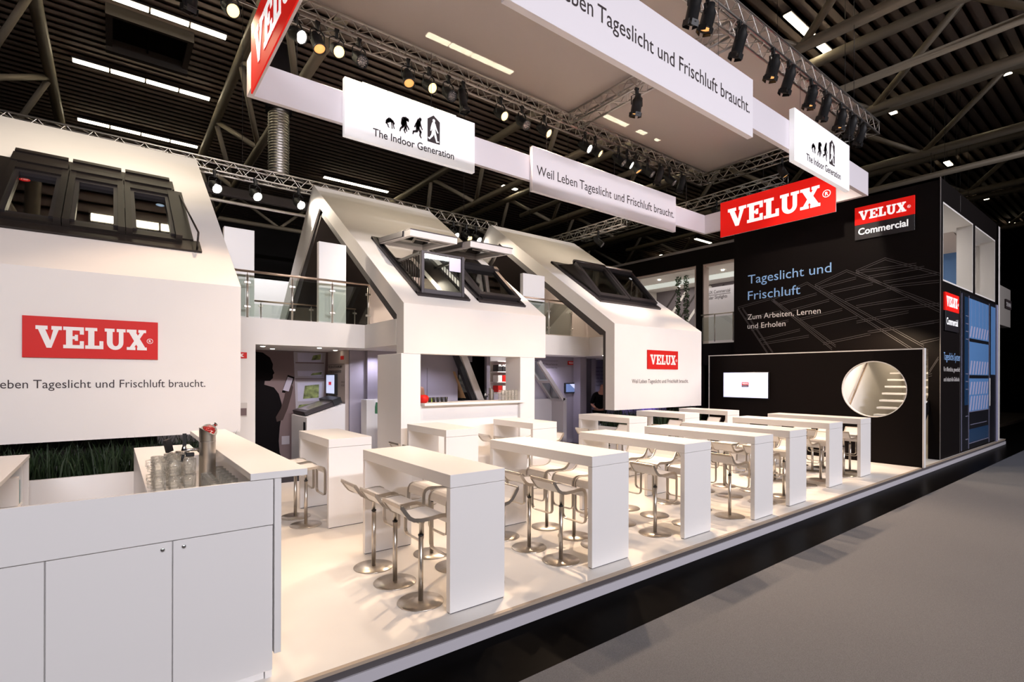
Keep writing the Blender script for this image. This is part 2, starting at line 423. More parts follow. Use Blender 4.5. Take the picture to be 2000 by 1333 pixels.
# ------------------------------------------------------------------ bar stools
def make_stool(label):
    t = thing('bar_stool', label, 'bar stool', (0, 0, 0), 'white bar stools with steel foot loops')
    MB().lathe([(0.0, 0.0), (0.193, 0.0), (0.195, 0.004), (0.192, 0.009), (0.03, 0.014), (0.0, 0.014)], n=36, caps=False).build('base_plate', STEEL, t)
    MB().cyl((0, 0, 0), 0.021, 0.012, 0.56, 16).build('lower_pole', STEEL, t)
    MB().cyl((0, 0, 0), 0.0235, 0.558, 0.570, 16).build('collar', BLACKP, t)
    MB().lathe([(0.0155, 0.57), (0.0155, 0.69), (0.03, 0.715), (0.055, 0.73)], n=16).build('upper_pole', STEEL, t)
    MB().tube([(0.02, 0.03, 0.70), (0.06, 0.12, 0.695), (0.08, 0.16, 0.68)], 0.005, 6).build('height_lever', STEEL, t)
    prof = [(-0.262, 0.868), (-0.248, 0.850), (-0.222, 0.812), (-0.190, 0.772), (-0.150, 0.748), (-0.09, 0.738), (0.0, 0.740), (0.09, 0.748), (0.135, 0.746), (0.168, 0.730), (0.184, 0.700), (0.188, 0.665)]
    m = MB(); W = 0.165
    vs = []; fs = []
    for (x, z) in prof:
        for (yy) in (-W, W): vs.append((x, yy, z + 0.007))
        for (yy) in (W, -W): vs.append((x, yy, z - 0.007))
    k = len(prof)
    for i in range(k - 1):
        for j in range(4): fs.append((i * 4 + j, i * 4 + (j + 1) % 4, (i + 1) * 4 + (j + 1) % 4, (i + 1) * 4 + j))
    fs += [(0, 1, 2, 3), ((k - 1) * 4 + 3, (k - 1) * 4 + 2, (k - 1) * 4 + 1, (k - 1) * 4)]
    m.add(vs, fs, False).build('seat', WHITE, t)
    # one flat steel band: rims both sides, wraps round the lip and drops to the foot loop
    S = W + 0.006
    def side(sy): return [(x, sy * S, z) for x, z in prof] + [(0.188, sy * S, 0.42)]
    m = MB()
    lip = [(-0.262, 0.868)]
    for sy in (-1, 1):
        pts = side(sy)
        vs = []; fs = []
        for i, p in enumerate(pts):
            a, c = Vector(pts[max(i - 1, 0)]), Vector(pts[min(i + 1, len(pts) - 1)])
            tt = (c - a).normalized(); q = tt.cross(Y).normalized()
            for (e, d) in ((-1, -1), (1, -1), (1, 1), (-1, 1)): vs.append(Vector(p) + Y * (e * 0.005) + q * (d * 0.016))
        n = len(pts)
        for i in range(n - 1):
            for j in range(4): fs.append((i * 4 + j, i * 4 + (j + 1) % 4, (i + 1) * 4 + (j + 1) % 4, (i + 1) * 4 + j))
        fs += [(0, 1, 2, 3), (n * 4 - 1, n * 4 - 2, n * 4 - 3, n * 4 - 4)]
        m.add(vs, fs)
    m.bbox(-0.272, -0.258, -S - 0.005, S + 0.005, 0.852, 0.884, 0.004)
    m.build('seat_frame', STEEL, t)
    r = 0.05
    loop = [(0.188, -S, 0.43), (0.188, -S, 0.38 + r)] + [(0.188, -S + r - r * math.cos(a), 0.38 + r - r * math.sin(a)) for a in (0.4, 0.8, 1.2, PI / 2)]
    loop += [(p[0], -p[1], p[2]) for p in loop[::-1]]
    MB().band(loop, 0.032, 0.010, X).build('footrest', STEEL, t)
    return t
stool0 = None
def stool(x, y, side, label):
    global stool0
    rz = 0 if side == 'left' else PI
    if stool0 is None:
        stool0 = make_stool(label); o = stool0; o.location = (x, y, 0); o.rotation_euler = (0, 0, rz)
    else: o = copy_tree(stool0, None, (x, y, 0), rz, label)
    return o
tn = ['nearest long table', 'second long table', 'third long table', 'fourth long table', 'fifth long table', 'sixth long table', 'farthest long table']
for i, (x0, x1, y0, y1) in enumerate(FT):
    for side, x in (('left', x0 - 0.065), ('right', x1 + 0.05)):
        ys = [y0 + 0.37, y0 + 0.89, y0 + 1.37]
        if i == 3: ys = [y0 + 0.32, y0 + 0.80, y0 + 1.32]
        if i == 6 and side == 'left': ys = [y0 + 0.26, y0 + 0.83, y0 + 1.33]
        if i == 5 and side == 'right': ys = [y0 + 0.39, y0 + 0.9, y0 + 1.37]
        if i == 3 and side == 'right': continue
        for k, yy in enumerate(ys):
            if (i, side, k) in ((1, 'right', 0),): yy += 0.12
            w = ['front', 'middle', 'rear'][k]
            stool(x + random.uniform(-.012, .012), yy + random.uniform(-.012, .012), side, 'white bar stool, %s of three on the %s side of the %s' % (w, side, tn[i]))
bn = ['leftmost short table', 'second short table', 'third short table', 'fourth short table', 'fifth short table', 'farthest short table']
for i, (x0, x1, y0, y1) in enumerate(BT):
    for side, x in (('left', x0 - 0.17), ('right', x1 + 0.08)):
        if i in (0, 1) and side == 'right': continue
        for k, yy in enumerate((y0 + 0.36, y0 + 0.84)):
            stool(x, yy, side, 'white bar stool, %s of two on the %s side of the %s' % (['front', 'rear'][k], side, bn[i]))

# ------------------------------------------------------------------ serving counter in the foreground
ct = thing('serving_counter', 'big white serving counter in the foreground with cupboard doors', 'counter', (-0.4, 3.6, 0))
F = 3.46
MB().bbox(-2.2, 0.795, F, F + 0.022, 0.975, 1.258, 0.0015).build('front_panel', WHITE, ct)
MB().box(-2.2, 0.79, F + 0.024, F + 0.6, 0.075, 0.98).build('carcass', WHITE, ct)
MB().box(-2.2, 0.755, F + 0.06, F + 0.56, 0, 0.075).build('plinth', WHITE, ct)
MB().bbox(0.80, 0.84, F - 0.012, 6.5, 0.17, 1.26, 0.002).build('end_panel', WHITE, ct)
MB().box(0.76, 0.80, F + 0.05, 6.5, 0.0, 1.258).build('inner_side_panel', WHITE, ct)
for x0, x1, lk in ((-1.45, -0.268, None), (-0.262, 0.266, 0.222), (0.272, 0.792, 0.322)):
    d = MB().bbox(x0, x1, F, F + 0.020, 0.07, 0.970, 0.0015).build('door', WHITE, ct)
    if lk: 
        lo = MB().lathe([(0.0115, 0), (0.0115, 0.006), (0.008, 0.009), (0, 0.009)], (lk, F, 0.932), 16, M=Matrix.Rotation(PI / 2, 3, 'X')).build('lock', CHROME, d)
# work top with the tap, behind the raised front
MB().bbox(0.20, 0.76, F + 0.024, 7.55, 1.01, 1.05, 0.002).build('worktop', WHITE, ct)
MB().bbox(0.20, 0.235, F + 0.6, 7.53, 0.0, 1.01, 0.002).build('side_panel', WHITE, ct)
MB().bbox(0.24, 0.76, 7.50, 7.53, 0.0, 1.01, 0.002).build('back_panel', WHITE, ct)
tray = MB().box(0.44, 0.74, 3.9, 5.3, 1.05, 1.062).build('drip_tray', STEEL, ct)
sl = MB().bbox(0.665, 1.0, F - 0.004, 6.56, 1.262, 1.305, 0.002).build('counter_top', WHITE)
tag(sl, 'raised white counter top slab on the right end of the serving counter', 'counter top')

# tap column
tp = thing('tap_column', 'brushed steel tap column with slanted red ball top on the counter', 'beer tap', (0.56, 4.48, 1.062))
cx, cy, r = 0.575, 4.55, 0.056
n = 28; vs = []; fs = []
for k in range(n):
    a = 2 * PI * k / n; xx = cx + r * math.cos(a); vs += [(xx, cy + r * math.sin(a), 1.062), (xx, cy + r * math.sin(a), 1.475 - 0.62 * (xx - cx))]
for k in range(n): j = (k + 1) % n; fs.append((2 * k, 2 * j, 2 * j + 1, 2 * k + 1))
MB().add(vs, fs, True).ngon([vs[2 * k + 1] for k in range(n)]).build('column', STEEL, tp)
ring = MB().lathe([(r + 0.0015, 0), (r + 0.0015, 0.004)], (cx, cy, 1.40), 28).build('band', CHROME, tp)
bl = MB().ball((cx + 0.006, cy, 1.474), 0.060, 16).build('glass_dome', GLASS, tp)
mm = MB(); random.seed(3)
for _ in range(60):
    a = random.uniform(0, 2 * PI); q = random.uniform(0, 0.043); h = random.uniform(-0.012, 0.024)
    mm.ball((cx + 0.008 + q * math.cos(a), cy + q * math.sin(a), 1.482 + h - 0.25 * q * math.cos(a)), 0.008, 5)
mm.build('red_beads', mat('red_beads', (0.8, 0.06, 0.05, 1), 0.3), tp)
MB().lathe([(0.012, 0), (0.012, 0.02), (0.017, 0.02), (0.017, 0.035), (0, 0.04)], (cx + 0.045, cy, 1.518), 12, M=Matrix.Rotation(0.9, 3, 'Y') @ Matrix.Diagonal((1, 1, .6)).to_3x3()).build('valve_cap', CHROME, tp)
def faucet(parent, bx, by, bz, dx):
    f = MB().tube([(bx, by, bz), (bx - dx * 0.06, by, bz), (bx - dx * 0.095, by, bz - 0.004)], [0.013, 0.010, 0.014], 12).build('faucet', CHROME, parent)
    MB().lathe([(0.017, -0.03), (0.02, 0.0), (0.014, 0.026), (0.008, 0.04)], (bx - dx * 0.095, by, bz), 12).build('faucet_body', CHROME, f)
    MB().obox((bx - dx * 0.093, by, bz + 0.075), X, Z, Y, (-0.012, 0.012), (-0.04, 0.05), (-0.010, 0.010)).build('tap_handle', BLACKP, f)
    MB().tube([(bx - dx * 0.10, by, bz - 0.03), (bx - dx * 0.11, by, bz - 0.085)], [0.011, 0.008], 10).build('spout', BLACKP, f)
    MB().bbox(bx - dx * 0.085, bx - dx * 0.03, by - 0.012, by + 0.012, bz - 0.05, bz - 0.02, 0.004).build('drip_guard', BLACKP, f)
faucet(tp, cx - r, cy, 1.345, 1)
tp2 = thing('beer_tap', 'second black beer tap turned sideways behind the glass jugs', 'beer tap', (0.40, 5.15, 1.062))
MB().cyl((0.44, 5.15, 0), 0.022, 1.062, 1.27, 14).build('column', STEEL, tp2)
MB().tube([(0.44, 5.15, 1.25), (0.39, 5.12, 1.255), (0.365, 5.10, 1.25)], 0.013, 10).build('faucet', CHROME, tp2)
MB().obox((0.365, 5.10, 1.32), (0.7, -0.7, 0), (-0.2, -0.2, 0.95), (0.7, 0.7, 0.2), (-0.012, 0.012), (-0.05, 0.06), (-0.03, 0.03)).build('tap_handle', BLACKP, tp2)
MB().obox((0.375, 5.09, 1.215), (0.6, -0.6, 0.5), (-0.4, 0.3, 0.85), (0.7, 0.7, 0.1), (-0.03, 0.03), (-0.035, 0.035), (-0.02, 0.02)).build('spout', BLACKP, tp2)
# glasses
def make_glass(lb, h, r, handle):
    g = thing('beer_glass', lb, 'glass', (0, 0, 0), 'glasses around the beer tap')
    MB().lathe([(0, 0.0), (r * .85, 0.0), (r * .9, 0.006), (r, h * .55), (r * 1.0, h), (r * .95, h), (r * .95, h * .93)], n=14, caps=False).build('glass_body', MUGG, g)
    if handle: MB().tube([(-r, 0, h * .8), (-r - .028, 0, h * .75), (-r - .03, 0, h * .4), (-r, 0, h * .25)], 0.006, 8).build('handle', MUGG, g)
    return g
jug = None; k = 0
for row, xx in enumerate((0.455, 0.365, 0.275)):
    for j in range(4 if row < 2 else 3):
        yy = 4.50 + j * 0.145 + row * 0.03
        for lv in range(2):
            lb = 'clear beer mug, %s from front in the %s row beside the tap, %s' % (ORD[j], ['right', 'middle', 'left'][row], ['lower', 'stacked on top'][lv])
            if jug is None: jug = make_glass(lb, 0.112, 0.042, True); jug.location = (xx, yy, 1.0625 if row == 0 else 1.0505)
            else: copy_tree(jug, None, (xx, yy, (1.0625 if row == 0 else 1.0505) + lv * 0.1135), random.uniform(-.5, .5), lb)
tum = None
for j in range(6):
    for i2 in range(2):
        xx = 0.545 + i2 * 0.115 ; yy = 3.98 + j * 0.078 if i2 == 0 else 4.02 + j * 0.12
        lb = 'small clear tumbler on the drip tray, %s from the front in the %s row' % (ORD[j], ['left', 'right'][i2])
        if tum is None: tum = make_glass(lb, 0.125, 0.034, False); tum.location = (xx, yy, 1.0625); tum['group'] = 'tumblers by the tap'
        else: copy_tree(tum, None, (xx, yy, 1.0625), 0, lb)

# left counter behind, with leaflets in its open side
lc = thing('back_counter', 'low white counter with an open side holding folders, at the left edge', 'counter', (-1.2, 6.7, 0))
MB().bbox(-2.6, -0.705, 4.9, 7.60, 1.012, 1.05, 0.002).build('worktop', WHITE, lc)
MB().bbox(-2.6, -0.710, 7.545, 7.595, 0, 1.012, 0.002).build('end_panel', WHITE, lc)
MB().bbox(-0.98, -0.72, 7.18, 7.21, 0, 1.012, 0.002).build('divider', WHITE, lc)
MB().bbox(-1.02, -0.98, 4.95, 7.545, 0, 1.012, 0.002).build('inner_panel', WHITE, lc)
MB().box(-0.98, -0.72, 4.95, 7.18, 0.60, 0.62).build('shelf', WHITE, lc)
o = MB().bbox(-0.97, -0.73, 6.95, 7.05, 0.622, 0.90, 0.003).build('white_folder', WHITE); tag(o, 'white folder standing in the open side of the back counter', 'folder')
o = MB().bbox(-0.95, -0.73, 7.06, 7.10, 0.622, 0.86, 0.003).build('teal_folder', mat('teal_card', (0.03, 0.2, 0.24, 1), 0.5)); tag(o, 'teal folder beside the white one in the back counter', 'folder')

# ------------------------------------------------------------------ planters with dark grass under the hanging house fronts
def planter(x0, x1, label, glabel, n):
    t = thing('planter', label, 'planter', ((x0 + x1) / 2, 8.4, 0))
    MB().bbox(x0, x1, 7.88, 7.92, 0, 0.72, 0.002).build('front_board', WHITE, t)
    m = MB(); m.box(x0, x1, 8.9, 8.94, 0, 0.72); m.box(x0, x0 + 0.04, 7.92, 8.9, 0, 0.72); m.box(x1 - 0.04, x1, 7.92, 8.9, 0, 0.72)
    m.build('side_boards', WHITE, t)
    MB().box(x0 + 0.04, x1 - 0.04, 7.92, 8.9, 0.60, 0.66).build('soil', SHIRTB, t)
    g = MB(); random.seed(int(x0 * 10))
    for _ in range(n):
        bx, by = random.uniform(x0 + .1, x1 - .1), random.uniform(8.0, 8.8)
        h = random.uniform(.25, .52); lean = random.uniform(-.16, .16); ly = random.uniform(-.1, .1); ww = random.uniform(.004, .009)
        a = random.uniform(0, PI); dx, dy = ww * math.cos(a), ww * math.sin(a)
        p0, p1, p2 = Vector((bx, by, .655)), Vector((bx + lean * .4, by + ly * .4, .655 + h * .6)), Vector((bx + lean, by + ly, .655 + h))
        d = Vector((dx, dy, 0))
        g.add([p0 - d, p0 + d, p1 + d * .8, p1 - d * .8, p2], [(0, 1, 2, 3), (3, 2, 4)])
    o = g.build('grass', GREENB); tag(o, glabel, 'grass', kind='stuff')
planter(-4.0, 1.40, 'low white planter under the left house front', 'dark green ornamental grass in the planter under the left house front', 2600)
planter(9.35, 12.85, 'low white planter under the right house front', 'dark green ornamental grass in the planter under the right house front', 1500)

# ------------------------------------------------------------------ the three display houses
EY, EZ, RY, RZ = 8.1, 3.16, 13.10, 6.62
PIT = math.atan2(RZ - EZ, RY - EY)
RS = Vector((0, math.cos(PIT), math.sin(PIT))); RN = Vector((0, -math.sin(PIT), math.cos(PIT)))
def rp(x, s, n=0.0): return Vector((x, EY, EZ)) + RS * s + RN * n
def rbox(m, x0, x1, s0, s1, n0, n1): return m.obox((0, EY, EZ), X, RS, RN, (x0, x1), (s0, s1), (n0, n1))
def house(x0, x1, zb, label, holes=()):
    t = thing('display_house', label, 'house', ((x0 + x1) / 2, EY, zb))
    MB().prism([(EY, zb), (EY, EZ), (EY + .275, 2.985), (EY + .275, zb)], (x0, 0, 0), Y, Z, X, 0, x1 - x0).build('front_wall', WPAINT, t)
    # sloping roof with window openings
    L = (RY - EY) / math.cos(PIT)
    xs = sorted({x0, x1} | {v for h in holes for v in h[:2]}); ss = sorted({0, L} | {v for h in holes for v in h[2:]})
    m = MB()
    for i in range(len(xs) - 1):
        for j in range(len(ss) - 1):
            cx, cs = (xs[i] + xs[i + 1]) / 2, (ss[j] + ss[j + 1]) / 2
            if any(h[0] < cx < h[1] and h[2] < cs < h[3] for h in holes): continue
            a, b = ss[j], ss[j + 1]
            th = .30
            lo_a = rp(0, a + (0.126 if a == 0 else 0), -th); lo_b = rp(0, b - (0.0 if b < L else 0.02), -th)
            up_a, up_b = rp(0, a), rp(0, b)
            m.prism([(p.y, p.z) for p in (up_a, up_b, lo_b, lo_a)], (xs[i], 0, 0), Y, Z, X, 0, xs[i + 1] - xs[i])
    m.build('roof_slope', WPAINT, t)
    MB().prism([(12.64, 5.99), (RY - .02, RZ - .03), (RY + .10, RZ + .01), (17.1, 2.93), (16.55, 2.93)], (x0 + .003, 0, 0), Y, Z, X, 0, x1 - x0 - .006).build('rear_slope', WPAINT, t)
    # dark lining set back inside the gable
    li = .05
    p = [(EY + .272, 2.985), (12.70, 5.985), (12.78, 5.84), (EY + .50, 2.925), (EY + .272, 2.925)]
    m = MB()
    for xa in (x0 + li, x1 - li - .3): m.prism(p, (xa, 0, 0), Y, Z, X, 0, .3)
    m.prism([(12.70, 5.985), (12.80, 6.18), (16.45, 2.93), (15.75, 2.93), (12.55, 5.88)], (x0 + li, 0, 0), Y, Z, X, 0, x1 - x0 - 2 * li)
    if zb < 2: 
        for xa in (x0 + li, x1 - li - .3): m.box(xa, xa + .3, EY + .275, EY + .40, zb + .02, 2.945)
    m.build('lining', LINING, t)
    return t
HX = ((-2.15, 1.428), (3.926, 7.145), (9.293, 12.88))
h1 = house(*HX[0], 1.121, 'large white house front with triple dark roof window, left edge of the stand', [(-1.10, .75, 1.45, 3.2)])
h2 = house(*HX[1], 2.30, 'white house over the bar with two open balcony roof windows', [(4.46, 5.32, .5, 2.85), (5.79, 6.70, .5, 2.85)])
h3 = house(*HX[2], 1.121, 'white house with twin tilted roof window and small red sign, right of the bar', [(9.98, 12.2, 1.35, 3.4)])
# inner room walls seen through the open gables and roof windows
MB().box(4.25, 6.9, 10.35, 10.4, 2.92, 4.1).build('inner_wall', BEIGEW, h2)
MB().box(9.6, 12.5, 10.9, 10.95, 2.98, 4.55).build('inner_wall', BEIGEW, h3)
MB().prism([(8.5, 2.98), (8.5, 3.0), (12.6, 5.8), (15.6, 2.98)], (12.62, 0, 0), Y, Z, X, 0, .04).build('inner_wall', BEIGEW, h3)
for (x, y, z, p) in ((5.2, 9.5, 3.75, 22), (10.6, 10.0, 4.2, 26), (-.2, 9.6, 3.6, 8)):  # added fill inside the houses, no lamps there
    l = D.lights.new('house_fill_light', 'POINT'); l.energy = p; l.color = (1, .84, .7); l.shadow_soft_size = .15
    lo = D.objects.new('house_fill_light', l); COL.objects.link(lo); lo.location = (x, y, z)

def wall_sign(x0, x1, z0, z1, label, vx0, vx1, vz0, vz1, rx, rr):
    t = thing('wall_sign', label, 'sign', ((x0 + x1) / 2, EY, z0))
    MB().bbox(x0, x1, EY - 0.022, EY, z0, z1, 0.002).build('sign_board', RED, t)
    velux('lettering', LETW, t, (vx0, EY - 0.022, vz0), X, Z, vx1 - vx0, vz1 - vz0, 0.003)
    reg_mark(LETW, t, (rx, EY - 0.022, (vz0 + vz1) / 2 - .01), X, Z, rr)
wall_sign(-0.818, 0.462, 2.11, 2.59, 'red wall sign on the left house front', -0.705, 0.345, 2.226, 2.482, 0.378, .033)
wall_sign(10.494, 11.766, 2.105, 2.581, 'red wall sign on the right house front', 10.60, 11.655, 2.222, 2.470, 11.69, .033)
for hx, hh in ((-1.343, h1), (9.92, h3)):
    text('Weil Leben', 'slogan', LETD, hh, (hx, EY - 0.001, 1.754), X, Z, 0.575, .104)
    text('Tageslicht und Frischluft braucht.', 'slogan', LETD, hh, (hx + .618, EY - 0.001, 1.754), X, Z, 1.722, .104)

# ---- triple roof window on the left house
t = thing('roof_window', 'closed triple dark brown roof window with stickers on the left house roof', 'roof window', rp(-.2, 1.2))
m = MB(); rbox(m, -1.16, 1.05, 1.0, 1.36, 0.005, .035); rbox(m, -1.40, -1.20, 1.36, 3.62, 0.005, .06); rbox(m, .80, .97, 1.36, 3.5, 0.005, .05); rbox(m, -1.25, .86, 3.5, 3.95, .005, .07)
m.build('flashing', DARKMET, t)
m = MB()
for i in range(3):
    a = -1.215 + i * .68
    rbox(m, a + .01, a + .655, 3.24, 3.60, .04, .17); rbox(m, a + .02, a + .645, 3.6, 3.72, .04, .20)
m.build('hood', DARKMET, t)
for i in range(3):
    a = -1.215 + i * .68
    f = MB()
    rbox(f, a, a + .075, 1.22, 3.3, .0, .15); rbox(f, a + .59, a + .67, 1.22, 3.3, .0, .15); rbox(f, a + .075, a + .59, 1.22, 1.34, 0, .075); rbox(f, a + .075, a + .59, 3.0, 3.25, 0, .14)
    f = f.build('frame', DARKMET, t)
    f2 = MB()
    rbox(f2, a + .075, a + .125, 1.34, 3.0, .02, .11); rbox(f2, a + .54, a + .59, 1.34, 3.0, .02, .11); rbox(f2, a + .125, a + .54, 1.34, 1.42, .02, .07); rbox(f2, a + .125, a + .54, 2.9, 3.0, .02, .11)
    f2.build('sash', GREYMET, f)
    g = MB(); rbox(g, a + .12, a + .545, 1.41, 2.92, .05, .056); g.build('pane', MIRRG, f)
s1 = MB().lathe([(0, 0), (.062, 0), (.062, .003), (0, .003)], n=24).build('red_sticker', RED, None, Matrix.Translation(rp(-1.02, 2.72, .058)) @ Matrix.Rotation(PIT, 4, 'X'))
s1.parent = t; s1.location = -t.location
text('190', 'sticker_number', LETW, s1, rp(-1.055, 2.70, .0615), X, RS, .07, .04)
s2 = MB().lathe([(0, 0), (.06, 0), (.06, .003), (0, .003)], n=24).build('blue_sticker', mat('pale_blue_sticker', (.35, .52, .70, 1), .5), None, Matrix.Translation(rp(.61, 2.62, .058)) @ Matrix.Rotation(PIT, 4, 'X'))
s2.parent = t; s2.location = -t.location
m = MB(); m.tube([rp(.93, 3.3, .05), rp(.99, 1.05, .30), rp(.99, 1.05, .02)], .014, 8); m.build('side_rod', DARKMET, t)

# ---- two balcony windows on the middle house
def balcony(x0, x1, closed, label):
    t = thing('roof_window', label, 'roof window', rp((x0 + x1) / 2, 0.45))
    m = MB()
    rbox(m, x0 - .04, x0 + .05, .40, 2.92, 0, .05); rbox(m, x1 - .05, x1 + .04, .40, 2.92, 0, .05); rbox(m, x0 - .04, x1 + .05, .34, .48, 0, .04); rbox(m, x0 - .04, x1 + .04, 2.84, 2.96, 0, .05)
    m.build('flashing', GREYMET, t)
    m = MB()
    for a in (x0 + .05, x1 - .09): rbox(m, a, a + .04, .45, 2.88, -.2, .07)
    m.build('frame', DARKMET, t)
    # upper sash swung out level
    y0, y1, za, zb = 8.77, 10.16, 4.60, 4.72
    d = Vector((0, y1 - y0, zb - za)); Ls = d.length; d.normalize(); nn = d.cross(X) * -1; O = Vector((0, y0, za))
    m = MB()
    def sb(mm, a, b, u0, u1, v0, v1): mm.obox(O, X, d, nn, (a, b), (u0, u1), (v0, v1))
    sb(m, x0, x0 + .09, 0, Ls, -.07, .05); sb(m, x1 - .09, x1, 0, Ls, -.07, .05); sb(m, x0 + .09, x1 - .09, 0, .10, -.07, .05); sb(m, x0 + .09, x1 - .09, Ls - .1, Ls, -.07, .05)
    s_ = m.build('upper_sash', mat('pale_sash_paint', (.55, .52, .53, 1), .4, .2), t)
    m = MB(); sb(m, x0 - .006, x1 + .006, -.012, Ls, .05, .062); sb(m, x0 - .02, x0, .3, Ls, -.05, .05); sb(m, x1, x1 + .02, .3, Ls, -.05, .05); m.build('sash_cover', GREYMET, s_)
    m = MB(); sb(m, x0 + .08, x1 - .08, .09, Ls - .09, -.01, .0); m.build('pane', WINDG, s_)
    m = MB(); sb(m, x0 + .15, x1 - .15, .13, .155, -.1, -.08); m.build('handle_bar', ALU, s_)
    yv = 8.46; zb_, zt = 3.40, 4.20
    if not closed:
        m = MB(); m.bbox(x0 + .05, x0 + .11, yv - .04, yv + .04, zb_, zt, .004); m.bbox(x1 - .11, x1 - .05, yv - .04, yv + .04, zb_, zt, .004); m.bbox(x0 + .11, x1 - .11, yv - .035, yv + .035, zb_, zb_ + .11, .004); m.bbox(x0 + .11, x1 - .11, yv - .03, yv + .03, zt - .04, zt, .004)
        lo = m.build('lower_sash', GREYMET, t)
        MB().box(x0 + .10, x1 - .10, yv - .005, yv + .005, zb_ + .10, zt - .03).build('pane', RAILG, lo)
        MB().box(x1 - .37, x1 - .12, yv - .012, yv - .008, zt - .30, zt - .05).build('notice_sheet', SCREEN if False else mat('pale_lilac_paper', (.62, .60, .80, 1), .6), lo)
        for a in (x0 + .07, x1 - .07):
            r = MB().bbox(a - .02, a + .02, yv, 9.55, zt - .06, zt, .004).build('side_rail', DARKMET, t)
            mb = MB()
            for k in range(10):
                yy = yv + .12 + k * .1
                mb.tube([(a, yy, zt - .05), (a, yy, EZ + (yy - EY) * math.tan(PIT) - .05)], .008, 6)
            mb.build('balusters', DARKMET, t)
    else:
        m = MB(); O2, d2 = rp(0, .50, .03), (RS * math.cos(-.1) + RN * math.sin(.1)).normalized(); n2 = X.cross(d2)
        def lb(a, b, u0, u1, v0, v1): m.obox(O2, X, d2, n2, (a, b), (u0, u1), (v0, v1))
        lb(x0 + .02, x0 + .11, 0, 1.16, 0, .09); lb(x1 - .11, x1 - .02, 0, 1.16, 0, .09); lb(x0 + .11, x1 - .11, 0, .10, 0, .09); lb(x0, x1, 1.10, 1.22, 0, .13)
        lo = m.build('lower_sash', GREYMET, t)
        m = MB(); m.obox(O2, X, d2, n2, (x0 + .1, x1 - .1), (.09, 1.12), (.03, .036)); m.build('pane', WINDG, lo)
    return t
balcony(4.38, 5.40, False, 'open balcony roof window with glass front and side balusters, left one on the middle house')
balcony(5.71, 6.78, True, 'open roof window with tilted upper sash and closed lower sash, right one on the middle house')

# ---- tilted twin roof window on the right house
t = thing('roof_window', 'tilted twin roof window in dark grey frame on the right house', 'roof window', rp(11.1, 1.3))
m = MB()
rbox(m, 9.86, 9.98, 1.20, 3.46, 0, .06); rbox(m, 12.2, 12.32, 1.20, 3.46, 0, .06); rbox(m, 9.84, 12.34, 1.16, 1.36, 0, .05); rbox(m, 9.86, 12.32, 3.40, 3.50, 0, .06)
m.build('flashing', GREYMET, t)
O = rp(0, 1.34, .06); a = math.atan2(4.96 - 3.96, 10.02 - 9.12); d2 = Vector((0, math.cos(a), math.sin(a))); n2 = X.cross(d2)
L2 = 1.42
for (xa, xb) in ((9.93, 11.10), (11.13, 12.30)):
    m = MB()
    def lb(p, q, u0, u1, v0, v1): m.obox(O, X, d2, n2, (p, q), (u0, u1), (v0, v1))
    lb(xa, xa + .09, 0, L2, -.06, .07); lb(xb - .09, xb, 0, L2, -.06, .07); lb(xa + .09, xb - .09, 0, .12, -.06, .07); lb(xa + .09, xb - .09, L2 - .14, L2, -.06, .07)
    s_ = m.build('sash', GREYMET, t)
    m = MB(); m.obox(O, X, d2, n2, (xa + .08, xb - .08), (.11, L2 - .13), (0, .006)); m.build('pane', WINDG, s_)
    m = MB(); m.tube([O + X * xa + d2 * L2 + n2 * .03, O + X * xb + d2 * L2 + n2 * .03], .06, 10); m.build('top_cap', ALU if xa > 11 else GREYMET, s_)
st = MB().lathe([(0, 0), (.05, 0), (.05, .003), (0, .003)], n=20).build('round_sticker', mat('white_sticker', (.75, .8, .85, 1), .5), None, Matrix.Translation(O + X * 12.05 + d2 * 1.1 + n2 * .012) @ Matrix.Rotation(a, 4, 'X'))
st.parent = t; st.location = -t.location
m = MB()
for xx in (9.95, 12.28): m.prism([(rp(0, 1.34).y, rp(0, 1.34).z), (rp(0, 3.4).y, rp(0, 3.4).z), ((O + d2 * 1.36).y, (O + d2 * 1.36).z)], (xx, 0, 0), Y, Z, X, 0, .02)
m.build('side_screen', DARKMET, t)

# ------------------------------------------------------------------ gallery (upper floor) between the houses
GY = 9.83
def gallery(x0, x1, zb, zt, label, facet):
    t = thing('gallery_floor', label, 'gallery', ((x0 + x1) / 2, GY, zb))
    MB().box(x0, x1, GY, 15.5, zb, zt).build('slab', WPAINT, t)
    if facet: MB().box(facet[0], facet[1], facet[2], 12.2, zb, zt).build('slab_wing', WPAINT, t)
    return t
gallery(-2.1, 3.93, 2.455, 2.915, 'white gallery floor edge between the left house and the bar house', (3.93, 6.9, 8.42))
gallery(7.14, 10.25, 2.47, 2.975, 'white gallery floor edge between the bar house and the right house', (10.25, 12.55, 8.45))
gallery(12.9, 15.28, 2.50, 3.05, 'white gallery floor edge right of the right house', None)

